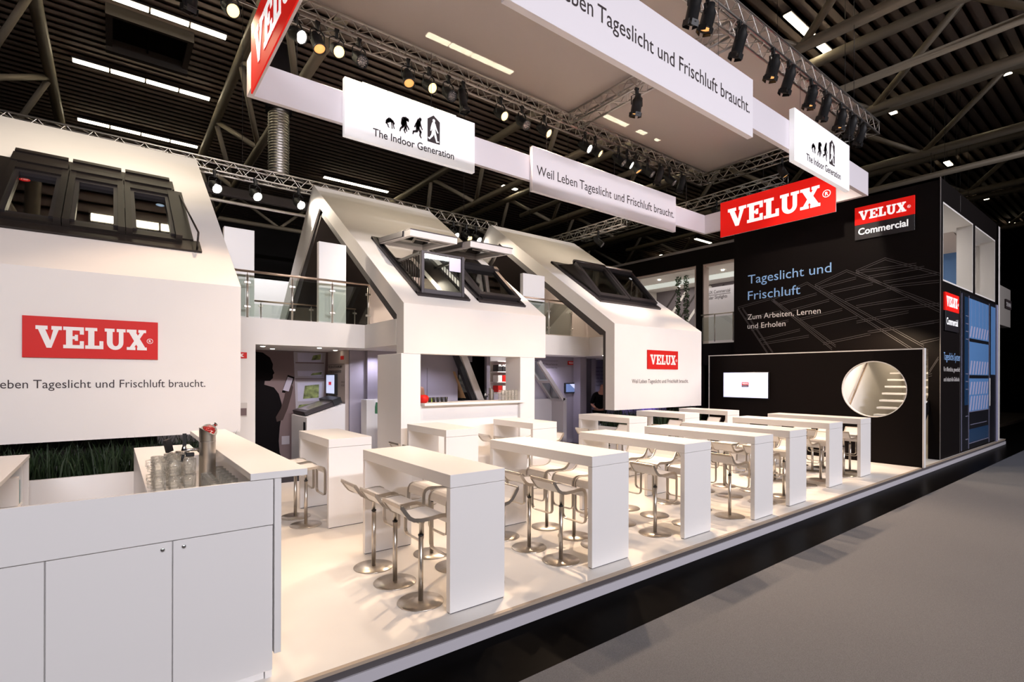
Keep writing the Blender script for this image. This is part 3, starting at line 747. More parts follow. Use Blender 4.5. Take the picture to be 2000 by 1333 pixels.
def railing(xs, z0, zt, y, label, left_open=True, n_end=None):
    t = thing('glass_railing', label, 'railing', ((xs[0] + xs[-1]) / 2, y, z0))
    MB().tube([(xs[0] - .35, y, zt), (xs[-1] + .03, y, zt)], .021, 10).build('handrail', mat('warm_steel', (.50, .38, .30, 1), .3, 1.0), t)
    for x in xs:
        p = MB().cyl((x, y, 0), .017, z0, zt - .06, 10).tube([(x, y, zt - .06), (x, y, zt - .02)], .007, 6).build('post', STEEL, t)
        m = MB()
        for zz in (z0 + .2, z0 + .62): m.bbox(x - .055, x + .055, y - .014, y + .014, zz - .022, zz + .022, .006)
        m.build('clamps', STEEL, p)
    e = [xs[0] - .4] + list(xs)
    for a, b in zip(e[:-1], e[1:]): MB().box(a + .03, b - .03, y - .005, y + .005, z0 + .03, zt - .07).build('pane', RAILG, t)
    return t
railing((1.853, 2.595, 3.325, 4.04), 2.915, 3.73, 9.93, 'glass railing with steel posts on the gallery left of the bar house')
railing((8.07, 8.873, 9.674), 2.975, 3.88, 9.93, 'glass railing with steel posts on the gallery right of the bar house')
t = railing((2.75, 3.9, 5.0), 2.93, 3.66, 13.2, 'low second glass railing farther back on the left gallery')
for (x0, x1, zt, lb) in ((1.52, 2.0, 4.50, 'white upright board behind the railing, next to the left house'), (3.13, 3.66, 4.50, 'white upright board behind the railing, next to the bar house'), (8.17, 8.89, 4.52, 'white upright board behind the railing, next to the right house')):
    zf = 2.916 if x0 < 5 else 2.976
    o = MB().bbox(x0, x1, 10.12, 10.24, zf, zt, .003).build('upright_board', WHITE); tag(o, lb, 'board')
# white room block farther back on the gallery
o = MB().box(1.0, 6.0, 17.6, 17.7, FZ, 4.95).build('rear_partition', FRIEZE); tag(o, 'pale far partition seen above the left gallery railing', 'partition')
o = MB().box(7.2, 9.25, 14.2, 14.3, 2.976, 4.9).build('rear_partition', BEIGEW); tag(o, 'beige far partition seen behind the right gallery railing', 'partition')
bl = thing('wooden_blind', 'brown slatted blind behind the right gallery railing', 'blind', (10.2, 11.2, 2.976))
mw = mat('blind_wood', (.30, .17, .12, 1), .4)
MB().box(9.75, 10.55, 11.26, 11.30, 2.976, 4.3).build('backing', SHIRTB, bl)
m = MB()
for k in range(11): m.obox((9.75, 11.2, 3.2 + k * .095), X, Vector((0, .8, .6)), Vector((0, -.6, .8)), (0, .78), (-.03, .03), (-.004, .004))
m.build('slats', mw, bl)
o = MB().bbox(9.5, 9.72, 11.0, 11.3, 2.976, 4.3, .004).build('beige_pillar', BEIGEW); tag(o, 'beige pillar left of the slatted blind on the right gallery', 'pillar')

# ------------------------------------------------------------------ bar under the middle house
bar = thing('bar', 'white bar with raised serving shelf under the middle house', 'bar', (5.4, 8.2, 0))
MB().bbox(3.885, 4.253, EY + .01, 9.1, 0, 2.30, .003).build('pillar', WHITE, bar)
MB().bbox(6.48, 6.86, EY + .01, 8.6, 0, 2.30, .003).build('pillar', WHITE, bar)
MB().bbox(4.253, 6.48, EY + .08, EY + .14, 0, 1.385, .002).build('front_panel', WHITE, bar)
MB().bbox(4.30, 6.545, EY - .06, EY + .40, 1.388, 1.432, .003).build('serving_shelf', WHITE, bar)
MB().box(4.28, 6.46, 8.5, 9.05, 0, 1.18).build('rear_counter', WHITE, bar)
MB().box(5.35, 6.47, 8.55, 9.2, 1.18, 1.40).build('steel_cooler', mat('satin_steel', (.45, .44, .46, 1), .35, .8), bar)
tp3 = thing('tap_column', 'slanted steel tap column at the back of the far white bar', 'beer tap', (6.15, 8.7, 1.40))
vs = []
for k in range(20):
    a = 2 * PI * k / 20; vs += [(6.22 + .055 * math.cos(a), 8.75 + .055 * math.sin(a), 1.40), (6.22 + .055 * math.cos(a), 8.75 + .055 * math.sin(a), 1.64 - .6 * .055 * math.cos(a))]
MB().add(vs, [(2 * k, 2 * ((k + 1) % 20), 2 * ((k + 1) % 20) + 1, 2 * k + 1) for k in range(20)], True).ngon([vs[2 * k + 1] for k in range(20)]).build('column', STEEL, tp3)
faucet(tp3, 6.165, 8.75, 1.53, 1)
gk = None
for j in range(5):
    for lv in range(2):
        for q in range(2):
            lb = 'far bar glass, %s from the left in the %s line, %s' % (ORD[j], ['front', 'rear'][q], ['lower', 'upper'][lv])
            if gk is None: gk = make_glass(lb, .10, .036, False); gk['group'] = 'stacked glasses on the far bar'; gk.location = (6.10 + j * .082, EY + .08 + q * .1, 1.4325)
            else: copy_tree(gk, None, (6.10 + j * .082, EY + .08 + q * .1, 1.4325 + lv * .101), 0, lb)
for k in range(6):
    o = MB().lathe([(.028, 0), (.034, .09), (.030, .09), (.024, .01), (0, .01)], (4.48 + k * .085, EY + .25, 1.4325), 12).build('black_cup', BLACKP)
    tag(o, 'small black cup on the far bar shelf, %s from the left' % ORD[k], 'cup', 'black cups on the far bar')
o = MB().lathe([(.05, 0), (.085, .03), (.095, .09), (.075, .13), (.03, .145), (0, .145)], (4.36, EY + .1, 1.4325), 18).build('red_bowl', RED); tag(o, 'red round bowl at the left end of the far bar shelf', 'bowl')

# ------------------------------------------------------------------ exhibition bay left of the bar
o = MB().box(1.40, 1.964, GY, GY + .12, 0, 2.455).build('side_wall', WPAINT); tag(o, 'narrow white wall beside the left house with a red sign and leaflet', 'wall panel')
s_ = thing('wall_sign', 'small red sign half hidden behind the left house front', 'sign', (1.7, GY, 2.2))
MB().bbox(1.30, 1.828, GY - .012, GY, 2.205, 2.31, .001).build('sign_board', RED, s_)
velux('lettering', LETW, s_, (1.34, GY - .012, 2.23), X, Z, .44, .055, .002)
o = MB().bbox(1.70, 1.832, GY - .02, GY, 1.21, 1.445, .002).build('leaflet', mat('paper', (.6, .56, .52, 1), .7)); tag(o, 'white leaflet with a dark photo on the narrow white wall', 'leaflet')
MB().box(1.715, 1.822, GY - .022, GY - .02, 1.225, 1.35).build('photo', BROWNP, o)
BY = 11.9
pw = MB().box(1.9, 3.9, BY, BY + .08, 0, 2.46).build('picture_wall', BROWNP); tag(pw, 'brown wall print with a dark figure holding a phone, left bay', 'wall picture')
def art(name, material, pts, parent, yy, d=.003): return MB().prism(pts, (0, yy, 0), X, Z, -Y, 0, d).build(name, material, parent)
fig = [(2.0, 0.02), (2.0, 2.42), (2.32, 2.43), (2.52, 2.40), (2.66, 2.30), (2.72, 2.16), (2.71, 2.06), (2.75, 1.97), (2.72, 1.93), (2.72, 1.86), (2.66, 1.80), (2.56, 1.80), (2.55, 1.72),
       (2.74, 1.66), (2.84, 1.52), (2.90, 1.30), (2.90, 1.06), (2.86, .80), (2.84, .5), (2.86, .25), (2.95, .02)]
art('dark_figure', SHIRTB, fig, pw, BY)
art('forearm', mat('dark_skin_print', (.035, .015, .012, 1), .7), [(2.80, .92), (2.92, .95), (3.02, 1.2), (3.10, 1.5), (3.13, 1.66), (3.08, 1.78), (3.06, 1.68), (2.98, 1.62), (2.95, 1.45), (2.88, 1.2), (2.78, 1.02)], pw, BY - .003)
art('phone', SHIRTB, [(2.90, 1.55), (3.05, 1.52), (3.16, 1.88), (3.02, 1.93)], pw, BY - .002)
art('phone_screen', mat('print_pale', (.42, .38, .46, 1), .6), [(2.92, 1.60), (3.04, 1.57), (3.13, 1.85), (3.02, 1.89)], pw, BY - .005)
art('window_frame', mat('print_white', (.36, .33, .36, 1), .6), [(3.20, .95), (3.76, .98), (3.84, 2.44), (3.14, 2.44)], pw, BY)
mg = mat('print_garden', (.20, .24, .08, 1), .6, noise=.75, nscale=9)
ms = mat('print_sky', (.46, .44, .55, 1), .6, noise=.1, nscale=3)
for z0, z1 in ((2.22, 2.42), (1.90, 2.02), (1.35, 1.76)): art('window_view', ms, [(3.23, z0), (3.74, z0), (3.76, z1), (3.22, z1)], pw, BY - .003)
for z0, z1, a, b in ((1.40, 1.72, 3.34, 3.68), (1.18, 1.30, 3.22, 3.73), (1.92, 2.0, 3.5, 3.74), (2.26, 2.40, 3.52, 3.72)): art('garden_view', mg, [(a, z0), (b, z0 + .02), (b + .01, z1), (a + .04, z1 - .03)], pw, BY - .006)
for zz in (2.20, 1.84, 1.80): art('window_bar', BROWNP, [(3.18, zz - .012), (3.80, zz - .012), (3.80, zz + .012), (3.18, zz + .012)], pw, BY - .004)
o = MB().box(2.9, 3.06, BY - .004, BY, .42, .60).build('white_shape', mat('print_white', None), pw)
tw = MB().box(3.885, 3.96, 10.78, BY, 0, 2.46).build('text_wall', BEIGEW); tag(tw, 'wall with dark writing beside the brown wall print', 'wall panel')
text('WEIL EIN GUTES RAUMKLIMA', 'lettering', LETD, tw, (3.884, 11.85, 2.085), -Y, Z, .87, .06, bold=.01)
text('AUTOMATISCH DAZUGEHÖRT.', 'lettering', LETD, tw, (3.884, 11.85, 1.975), -Y, Z, .85, .06, bold=.01)
text('SEHEN SIE', 'lettering', LETD, tw, (3.884, 11.02, 1.76), -Y, Z, .2, .04); text('WIE ES GEHT', 'lettering', LETD, tw, (3.884, 11.02, 1.69), -Y, Z, .2, .04)
MB().box(3.88, 3.885, 10.86, 11.06, 2.26, 2.34).build('red_logo', RED, tw)
MB().box(3.88, 3.885, 10.86, BY - .01, 2.16, 2.166).build('thin_line', LETD, tw)
tv = thing('monitor', 'upright lit monitor with a small red logo on the text wall', 'monitor', (3.86, 11.5, 1.5))
MB().bbox(3.82, 3.88, 11.23, 11.83, 1.50, 1.95, .006).build('housing', BLACKP, tv)
MB().box(3.815, 3.82, 11.27, 11.79, 1.525, 1.93).build('screen', SCREEN, tv)
MB().box(3.812, 3.815, 11.45, 11.62, 1.71, 1.78).build('logo', mat('screen_red', (.8, .03, .06, 1), .4, emit=.5), tv)
rw = MB().box(3.96, 5.2, 10.72, 10.78, 0, 2.46).build('grey_wall', LILACW); tag(rw, 'plain lilac grey wall between the text wall and the left bar pillar', 'wall panel')
cb = thing('display_cabinet', 'white display cabinet with sloped top in the left bay', 'cabinet', (3.4, 11.0, 0))
MB().prism([(3.05, .12), (3.82, .12), (3.82, 1.33), (3.05, 1.08)], (0, 10.6, 0), X, Z, Y, 0, 1.1).build('body', WHITE, cb)
MB().box(3.04, 3.05, 10.68, 10.80, .62, .98).build('slot', BLACKP, cb)
MB().box(3.07, 3.80, 10.63, 11.68, 0, .12).build('plinth', BLACKP, cb)
d = (X * .77 + Z * .25).normalized(); nn = (Z * .77 - X * .25).normalized()
sw = thing('window_sample', 'dark roof window sample lying on the sloped cabinet top', 'window sample', (3.4, 11.1, 1.2))
MB().obox((3.07, 10.75, 1.095), d, Y, nn, (0, .74), (0, .85), (.01, .09)).build('frame', GREYMET, sw)
MB().obox((3.07, 10.75, 1.095), d, Y, nn, (.09, .65), (.1, .75), (.09, .095)).build('pane', mat('grey_pane', (.2, .18, .18, 1), .2), sw)
MB().obox((3.07, 10.75, 1.095), d, Y, nn, (.60, .78), (-.02, .87), (.02, .14)).build('cover_cap', BLACKP, sw)
bs = thing('brochure_stand', 'white brochure stand left of the bar pillar', 'brochure stand', (4.3, 10.3, 0))
m = MB().bbox(4.12, 4.30, 10.2, 10.5, 0, 1.42, .003); m.box(4.30, 4.62, 10.2, 10.5, 0, 1.12); m.box(4.30, 4.62, 10.44, 10.5, 1.12, 1.42)
m.build('body', WHITE, bs)
for k, c in enumerate((mat('green_card', (.02, .18, .06, 1), .5), LETW, BLACKP)):
    o = MB().obox((4.36 + k * .06, 10.25, 1.125), Vector((.96, 0, -.2)), Vector((.2, 0, .96)), Y, (0, .03), (0, .24), (0, .16)).build('brochure', c); tag(o, ['green', 'white', 'black'][k] + ' brochure in the white brochure stand', 'brochure')

# ------------------------------------------------------------------ back of the bar
o = MB().box(4.3, 6.55, 10.6, 10.68, 0, 2.46).build('grey_wall', LILACW); tag(o, 'lilac grey wall seen through the bar opening', 'wall panel')
MB().box(4.9, 5.72, 10.597, 10.60, .05, 2.1).build('flush_door', LILACW, o); MB().box(5.72, 5.727, 10.592, 10.60, .05, 2.1).build('door_gap', LETD, o)
o = MB().box(6.56, 8.2, 11.2, 11.28, 0, 2.46).build('dark_wall', BLACKW); tag(o, 'black wall behind the bar with a poster', 'wall panel')
MB().box(6.95, 7.25, 11.19, 11.2, 1.5, 1.95).build('poster', mat('poster_print', (.1, .1, .09, 1), .6, noise=.8, nscale=12), o)
MB().box(6.85, 7.35, 11.19, 11.2, 2.28, 2.46).build('pale_sheet', LILACW, o)
ws = thing('window_sample', 'steep roof window sample leaning behind the bar', 'window sample', (6.7, 10.5, 0))
d = Vector((.42, 0, -.9)).normalized(); n_ = Vector((.9, 0, .42)).normalized()
MB().obox((6.32, 10.3, 2.45), d, Y, n_, (0, 1.4), (0, .12), (-.05, .05)).obox((6.32, 10.3, 2.45), d, Y, n_, (0, 1.4), (.6, .72), (-.05, .05)).obox((6.32, 10.3, 2.45), d, Y, n_, (1.25, 1.4), (.12, .6), (-.05, .05)).build('frame', BLACKP, ws)
MB().obox((6.52, 10.28, 2.45), d, Y, n_, (0, 1.5), (0, .06), (-.10, .06)).build('pale_side', WPAINT, ws)
MB().obox((6.30, 10.4, 2.3), d, Y, n_, (.3, 1.0), (.1, .5), (-.02, -.01)).build('wood_pane', mat('warm_wood', (.5, .3, .14, 1), .5), ws)
sh = thing('bookcase', 'white shelves with red and black boxes at the right end of the bar', 'shelf', (7.15, 9.6, 0))
m = MB()
for zz in (1.53, 1.77, 2.005, 2.245): m.box(6.93, 7.42, 9.5, 9.8, zz, zz + .018)
m.box(6.93, 7.42, 9.79, 9.80, 1.5, 2.45); m.build('boards', WHITE, sh)
MB().box(7.42, 7.45, 9.5, 9.8, 0, 2.45).build('upright', WHITE, sh)
for zz, cs in ((1.548, (RED, LETW, RED)), (1.788, (LETW, RED, RED)), (2.023, (BLACKP, BLACKP, RED))):
    for k, c in enumerate(cs):
        nm = 'red' if c is RED else ('black' if c is BLACKP else 'white')
        o = MB().bbox(6.96 + k * .13, 7.075 + k * .13, 9.52, 9.72, zz + .001, zz + .15, .002).build('box', c); tag(o, '%s box, %s from the left on the %s bar shelf' % (nm, ORD[k], {1.548: 'lowest', 1.788: 'middle', 2.023: 'upper'}[zz]), 'box')
text('BLACK', 'shelf_lettering', LETW, sh, (6.97, 9.515, 2.14), X, Z, .3, .05, bold=.02)

# ------------------------------------------------------------------ exhibition bay right of the bar
o = MB().box(7.5, 10.8, 10.75, 10.85, 0, 2.47).build('grey_wall', LILACW); tag(o, 'lilac grey wall with a small screen and red sign right of the bar', 'wall panel')
text('der „3IN1“', 'lettering', LETD, o, (8.95, 10.749, 2.20), X, Z, .47, .1); text('Wenn ein Fenster drei', 'lettering', LETD, o, (9.48, 10.749, 2.23), X, Z, .45, .05); text('Ausblicke bieten kann.', 'lettering', LETD, o, (9.48, 10.749, 2.14), X, Z, .45, .05)
MB().box(8.95, 9.95, 10.744, 10.749, 2.345, 2.352).build('thin_line', LETD, o)
s_ = MB().bbox(10.33, 10.62, 10.735, 10.75, 2.25, 2.36, .001).build('wall_sign', RED); tag(s_, 'small red sign on the lilac wall right of the bar', 'sign')
velux('lettering', LETW, s_, (10.36, 10.735, 2.28), X, Z, .22, .05, .002)
tv = thing('monitor', 'small wall screen showing a blue picture right of the bar', 'monitor', (10.4, 10.7, 1.45))
MB().bbox(10.18, 10.66, 10.69, 10.75, 1.44, 1.73, .005).build('housing', BLACKP, tv)
MB().box(10.21, 10.63, 10.685, 10.69, 1.47, 1.70).build('screen', mat('screen_blue', (.2, .3, .6, 1), .3, emit=.35, ecol=(.25, .38, .7, 1), noise=.0), tv)
MB().prism([(10.35, 1.70), (10.63, 1.70), (10.63, 1.5)], (0, 10.685, 0), X, Z, -Y, 0, .002).build('bright_area', SCREEN, tv)
wf = thing('window_sample', 'grey framed sloping roof window sample on a stand right of the bar', 'window sample', (9.2, 10.3, 0))
d = Vector((.62, 0, -.72)).normalized(); n_ = Vector((.72, 0, .62)).normalized(); O = (8.75, 10.15, 2.30)
fr = mat('pale_grey_frame', (.45, .42, .44, 1), .4)
MB().obox(O, d, Y, n_, (0, 1.36), (0, .08), (-.05, .05)).obox(O, d, Y, n_, (0, 1.36), (.46, .54), (-.05, .05)).obox(O, d, Y, n_, (1.28, 1.36), (.08, .46), (-.05, .05)).obox(O, d, Y, n_, (.62, .7), (.08, .46), (-.05, .05)).build('frame', fr, wf)
MB().obox(O, d, Y, n_, (.0, 1.3), (.06, .5), (-.01, -.004)).build('pane', WINDG, wf)
MB().box(9.60, 9.72, 10.15, 10.69, 0, 1.33).box(8.6, 9.6, 10.62, 10.69, 0, 1.30).build('stand', fr, wf)
o = MB().bbox(10.54, 10.79, 10.45, 10.74, 0, 2.47, .003).build('grey_pillar', LILACW); tag(o, 'lilac grey pillar beside the small screen', 'pillar')
o = MB().box(11.0, 14.4, 12.3, 12.4, 0, 2.47).build('grey_wall', LILACW); tag(o, 'far lilac wall with lines of dark writing behind the man in black', 'wall panel')
for k in range(6): text(['FENSTER UND', 'mehr Licht', 'mehr Luft', 'mehr Ruhe', 'mehr Raum', 'fragen Sie uns'][k], 'lettering', LETD, o, (13.16, 12.299, 2.2 - k * .12), X, Z, .4, .05)
o = MB().bbox(11.78, 11.97, 11.2, 11.5, 0, 2.47, .003).build('grey_pillar', LILACW); tag(o, 'second thin lilac pillar left of the man in black', 'pillar')
o = MB().bbox(11.25, 11.70, 11.4, 11.7, 0, 1.5, .004).build('dark_cabinet', BLACKP); tag(o, 'dark cabinet between the two lilac pillars', 'cabinet')

# ------------------------------------------------------------------ two people partly hidden in the bays
def skin_mesh(name, pts, edges, radii, material, parent, sub=2):
    me = D.meshes.new(name); me.from_pydata([tuple(p) for p in pts], edges, [])
    o = D.objects.new(name, me); COL.objects.link(o)
    o.modifiers.new('s', 'SKIN'); 
    for i, r in enumerate(radii):
        v = me.skin_vertices[0].data[i]; v.radius = (r, r) if not isinstance(r, tuple) else r; v.use_root = (i == 0)
    ss = o.modifiers.new('u', 'SUBSURF'); ss.levels = sub; ss.render_levels = sub
    dg = bpy.context.evaluated_depsgraph_get(); dg.update()
    m2 = D.meshes.new_from_object(o.evaluated_get(dg)); D.objects.remove(o)
    m2.materials.clear(); m2.materials.append(material)
    m2.polygons.foreach_set('use_smooth', [True] * len(m2.polygons)); m2.update()
    o = D.objects.new(name, m2); COL.objects.link(o); o.parent = parent
    return o
def person(loc, rz, label, shirt, trousers, hair, bow):
    t = thing('person', label, 'person', loc)
    b = bow
    H = [(0, 0, .93), (0, .01, 1.10), (0, -.01 - b * .15, 1.30), (0, -.03 - b * .3, 1.43), (0, -.05 - b * .4, 1.50), (0, -.09 - b * .55, 1.60), (0, -.10 - b * .6, 1.70),
         (.19, -.03 - b * .25, 1.39), (-.19, -.03 - b * .25, 1.39), (.24, -.02, 1.12), (-.24, -.02, 1.12), (.20, -.24, 1.02), (-.20, -.24, 1.02),
         (.10, 0, .88), (-.10, 0, .88), (.11, .02, .48), (-.11, .02, .48), (.11, .05, .08), (-.11, .05, .08), (.12, -.13, .035), (-.12, -.13, .035)]
    E = [(0, 1), (1, 2), (2, 3), (3, 4), (4, 5), (5, 6), (3, 7), (3, 8), (7, 9), (8, 10), (9, 11), (10, 12), (0, 13), (0, 14), (13, 15), (14, 16), (15, 17), (16, 18), (17, 19), (18, 20)]
    R = [(.15, .10), (.14, .10), (.17, .11), (.10, .08), .055, (.085, .10), (.07, .085), .06, .06, .045, .045, .032, .032, .085, .085, .058, .058, .042, .042, .035, .035]
    body = skin_mesh('body', H, E, R, SKIN, t)
    S = [H[0], H[1], H[2], (H[3][0], H[3][1], H[3][2] - .01), H[7], H[8], H[9], H[10]]
    skin_mesh('shirt', S, [(0, 1), (1, 2), (2, 3), (3, 4), (3, 5), (4, 6), (5, 7)], [(.175, .125), (.165, .12), (.19, .13), (.115, .095), .078, .078, .06, .06], shirt, t)
    T = [(0, 0, .95), (.10, 0, .86), (-.10, 0, .86), (.11, .02, .48), (-.11, .02, .48), (.11, .05, .10), (-.11, .05, .10)]
    skin_mesh('trousers', T, [(0, 1), (0, 2), (1, 3), (2, 4), (3, 5), (4, 6)], [(.165, .12), .10, .10, .075, .075, .065, .065], trousers, t)
    hd = Vector(H[6])
    hm = MB().ball(hd + Vector((0, .022, .035)), .094, 12, (0.95, 1.08, .92)).build('hair', hair, t, None)
    m = MB()
    m.add([hd + Vector(p) for p in ((-.014, -.085, -.02), (.014, -.085, -.02), (0, -.118, -.05), (0, -.088, .02), (-.016, -.088, -.058), (.016, -.088, -.058))], [(0, 3, 2), (3, 1, 2), (0, 2, 4), (2, 1, 5), (4, 2, 5)])
    for sx in (-1, 1): m.ball(hd + Vector((sx * .088, 0, -.02)), .028, 8, (.35, .7, 1.1))
    m.build('nose_and_ears', SKIN, t)
    m = MB()
    for sx in (-1, 1): m.ball(hd + Vector((sx * .033, -.080, .0)), .011, 8, (1.3, .6, .7)); m.obox(hd + Vector((sx * .033, -.084, .022)), X, Z, Y, (-.02, .02), (-.004, .004), (-.005, .005))
    m.obox(hd + Vector((0, -.080, -.085)), X, Z, Y, (-.025, .025), (-.005, .005), (-.006, .006))
    m.build('eyes_and_mouth', mat('dark_face_marks', (.03, .012, .01, 1), .5), t)
    for sx in (-1, 1):
        hp = Vector((sx * .20, -.24, 1.02))
        q = MB().ball(hp + Vector((0, -.045, 0)), .045, 8, (.55, 1, .9))
        for f in range(4): q.tube([hp + Vector((sx * -.01, -.08, .025 - f * .018)), hp + Vector((sx * -.02, -.12 - .008 * (1.5 - abs(f - 1.5)), .018 - f * .018)), hp + Vector((sx * -.045, -.14, .01 - f * .018))], [.0095, .009, .007], 6)
        q.tube([hp + Vector((sx * -.02, -.03, .03)), hp + Vector((sx * -.05, -.06, .045)), hp + Vector((sx * -.06, -.085, .04))], [.011, .01, .008], 6)
        q.build('hand', SKIN, t)
    t.rotation_euler = (0, 0, rz)
    return t
person((11.17, 10.3, 0), -.5, 'dark haired man in a black shirt looking down, right of the bar', SHIRTB, SHIRTB, HAIR, .35)
person((5.16, 9.62, 0), -.9, 'person in a yellow green top half hidden behind the left bar pillar', SHIRTG, SHIRTB, mat('grey_hair', (.12, .1, .09, 1), .7), .3)

# ------------------------------------------------------------------ black partition with screen and round opening
PX0, PX1 = 13.52, 13.605
pt = thing('partition', 'long black partition with white edges and a round opening', 'partition', (13.56, 5.8, 0))
yc, zc, rr = 4.222, 1.645, .632
m = MB(); N = 48
circ = [(yc + rr * math.cos(2 * PI * k / N), zc + rr * math.sin(2 * PI * k / N)) for k in range(N)]
y0, y1, z0, z1 = 3.325, 8.24, 0.0, 2.505
def edge(p):
    dy, dz = p[0] - yc, p[1] - zc
    s = min((1e9 if abs(dy) < 1e-9 else ((.85 if dy > 0 else (yc - y0)) / abs(dy))), (1e9 if abs(dz) < 1e-9 else (((z1 - zc) if dz > 0 else (zc - z0)) / abs(dz))))
    return (yc + dy * s, zc + dz * s)
cor = {0: (yc + .85, z1), 1: (y0, z1), 2: (y0, z0), 3: (yc + .85, z0)}
def sidei(q):
    if abs(q[1] - z1) < 1e-6: return 1
    if abs(q[0] - y0) < 1e-6: return 2
    if abs(q[1] - z0) < 1e-6: return 3
    return 0
for k in range(N):
    a, b = circ[k], circ[(k + 1) % N]; ea, eb = edge(a), edge(b)
    poly = [a, ea]
    sa, sb_ = sidei(ea), sidei(eb)
    if sa != sb_: poly.append({(0, 1): cor[0], (1, 2): cor[1], (2, 3): cor[2], (3, 0): cor[3]}[(sa, sb_)])
    poly += [eb, b]
    m.prism(poly, (PX0, 0, 0), Y, Z, X, 0, PX1 - PX0)
m.box(PX0, PX1, yc + .85, y1, z0, z1)
m.build('board', BLACKW, pt)
m = MB()
for k in range(N):
    a, b = circ[k], circ[(k + 1) % N]; f = 1 - .018 / rr
    ia, ib = ((yc + (a[0] - yc) * f, zc + (a[1] - zc) * f), (yc + (b[0] - yc) * f, zc + (b[1] - zc) * f))
    m.prism([a, b, ib, ia], (PX0 - .004, 0, 0), Y, Z, X, 0, PX1 - PX0 + .008)
m.build('round_trim', WHITE, pt)
MB().box(PX0 - .002, PX1 + .002, y0 - .002, y1 + .04, z1, z1 + .025).build('top_edge', WHITE, pt)
MB().box(PX0 - .002, PX1 + .03, y0 - .03, y0, 0, z1 + .025).build('right_edge', WHITE, pt)
MB().box(PX0 - .002, PX1 + .002, y1, y1 + .03, 0, z1).build('left_edge', WHITE, pt)
tv = thing('television', 'flat television with pale lit screen on the black partition', 'television', (13.5, 7.15, 1.34))
MB().bbox(13.46, PX0, 6.53, 7.79, 1.34, 2.045, .006).build('housing', BLACKP, tv)
MB().box(13.456, 13.46, 6.545, 7.775, 1.36, 2.03).build('screen', SCREEN, tv)
lg = MB().box(13.452, 13.456, 7.06, 7.25, 1.70, 1.77).build('logo_red', mat('screen_red', None), tv)
MB().box(13.452, 13.456, 7.06, 7.25, 1.645, 1.70).build('logo_dark', mat('screen_dark', (.08, .04, .1, 1), .4), tv)
velux('lettering', WLIT, tv, (13.452, 7.235, 1.715), -Y, Z, .16, .035, .001)
text('Commercial', 'lettering', WLIT, tv, (13.452, 7.235, 1.665), -Y, Z, .15, .02)
# staircase behind the round opening
stt = thing('staircase', 'open staircase with white treads behind the round opening', 'staircase', (14.6, 4.1, 0))
m = MB()
for j in range(15): 
    MB().bbox(13.66 + .19 * j, 13.93 + .19 * j, 3.62, 4.55, .17 * (j + 1) - .045, .17 * (j + 1), .004).build('tread', WHITE, stt)
d = Vector((.19, 0, .17)).normalized(); n_ = Vector((-.17, 0, .19)).normalized()
MB().obox((13.70, 0, .02), d, Y, n_, (.2, 3.7), (3.60, 3.64), (-.14, .06)).build('stringer', SHIRTB, stt)
MB().obox((13.80, 0, .0), d, Y, n_, (.3, 3.6), (4.0, 4.12), (-.2, -.08)).build('beam', SHIRTB, stt)
MB().tube([(13.98, 4.93, .83), (13.98, 4.93, 1.02), (14.02, 4.93, 1.06), (15.6, 4.93, 2.49)], .021, 10).build('handrail', mat('warm_steel', None), stt)
m = MB()
for k in range(4): xx = 14.1 + k * .6; m.tube([(xx, 4.93, 1.13 + (xx - 14.1) * .906), (xx, 4.965, 1.05 + (xx - 14.1) * .906), (xx, 5.0, 1.05 + (xx - 14.1) * .906)], .008, 6)
m.build('rail_bracket', STEEL, stt)
sw = thing('stair_wall', 'pale walls of the stair behind the black partition', 'wall panel', (14.5, 5.0, 0))
MB().box(13.99, 18.5, 5.0, 5.08, 0, 2.45).build('side_wall', WPAINT, sw)
MB().box(13.95, 13.99, 5.0, 8.3, 0, 2.45).build('front_wall', WPAINT, sw)
MB().box(18.4, 18.5, 3.6, 5.0, 0, 3.0).build('end_wall', WPAINT, sw)
l = spot('stair_fill_light', (14.3, 4.0, 3.2), (14.9, 4.9, 0), 170, (1, .80, .55), 150, .5, .1)  # added warm fill to brighten the stairwell
l = spot('stair_fill_light', (17.6, 4.2, 3.4), (16.4, 4.6, 1), 110, (1, .80, .55), 120, .5, .1)

# ------------------------------------------------------------------ the black building at the right end
BX = 15.15
bd = thing('exhibition_building', 'tall black two storey exhibition block with line drawing, at the right end', 'building', (17, 4, 0))
m = MB()
m.box(BX, BX + .1, 3.4, 8.42, 2.6, 6.56); m.box(BX, BX + .1, 3.4, 3.62, 0, 2.6); m.box(BX, BX + .1, 5.09, 8.42, 0, 2.6)
m.build('front_wall', BLACKW, bd)
m = MB()
for a, b_ in ((BX + .1, 15.37), (18.25, 18.48), (20.95, 21.4)): m.box(a, b_, 3.4, 3.5, 4.18, 6.04)
m.box(BX + .1, 21.4, 3.4, 3.5, 6.04, 6.56); m.box(BX + .1, 21.4, 3.4, 3.5, 0, 4.18)
m.build('side_wall', BLACKW, bd)
MB().box(BX, 21.4, 3.42, 8.42, 6.5, 6.55).build('roof', BLACKW, bd)
MB().box(BX + .1, 21.4, 8.3, 8.42, 0, 6.5).box(21.3, 21.4, 3.5, 8.3, 0, 6.5).box(BX + .1, 21.3, 3.5, 8.3, 3.7, 3.78).build('inner_shell', WPAINT, bd)
MB().box(BX - .012, BX + .004, 3.388, 3.404, 0, 6.56).build('corner_profile', mat('grey_profile', (.3, .28, .28, 1), .4, .5), bd)
m = MB(); 
for a in (16.9,): m.box(a, a + .012, 3.394, 3.4, 0, 4.1); m.box(a, a + .012, 3.394, 3.4, 6.1, 6.5)
m.build('joint_strip', mat('grey_profile', None), bd)
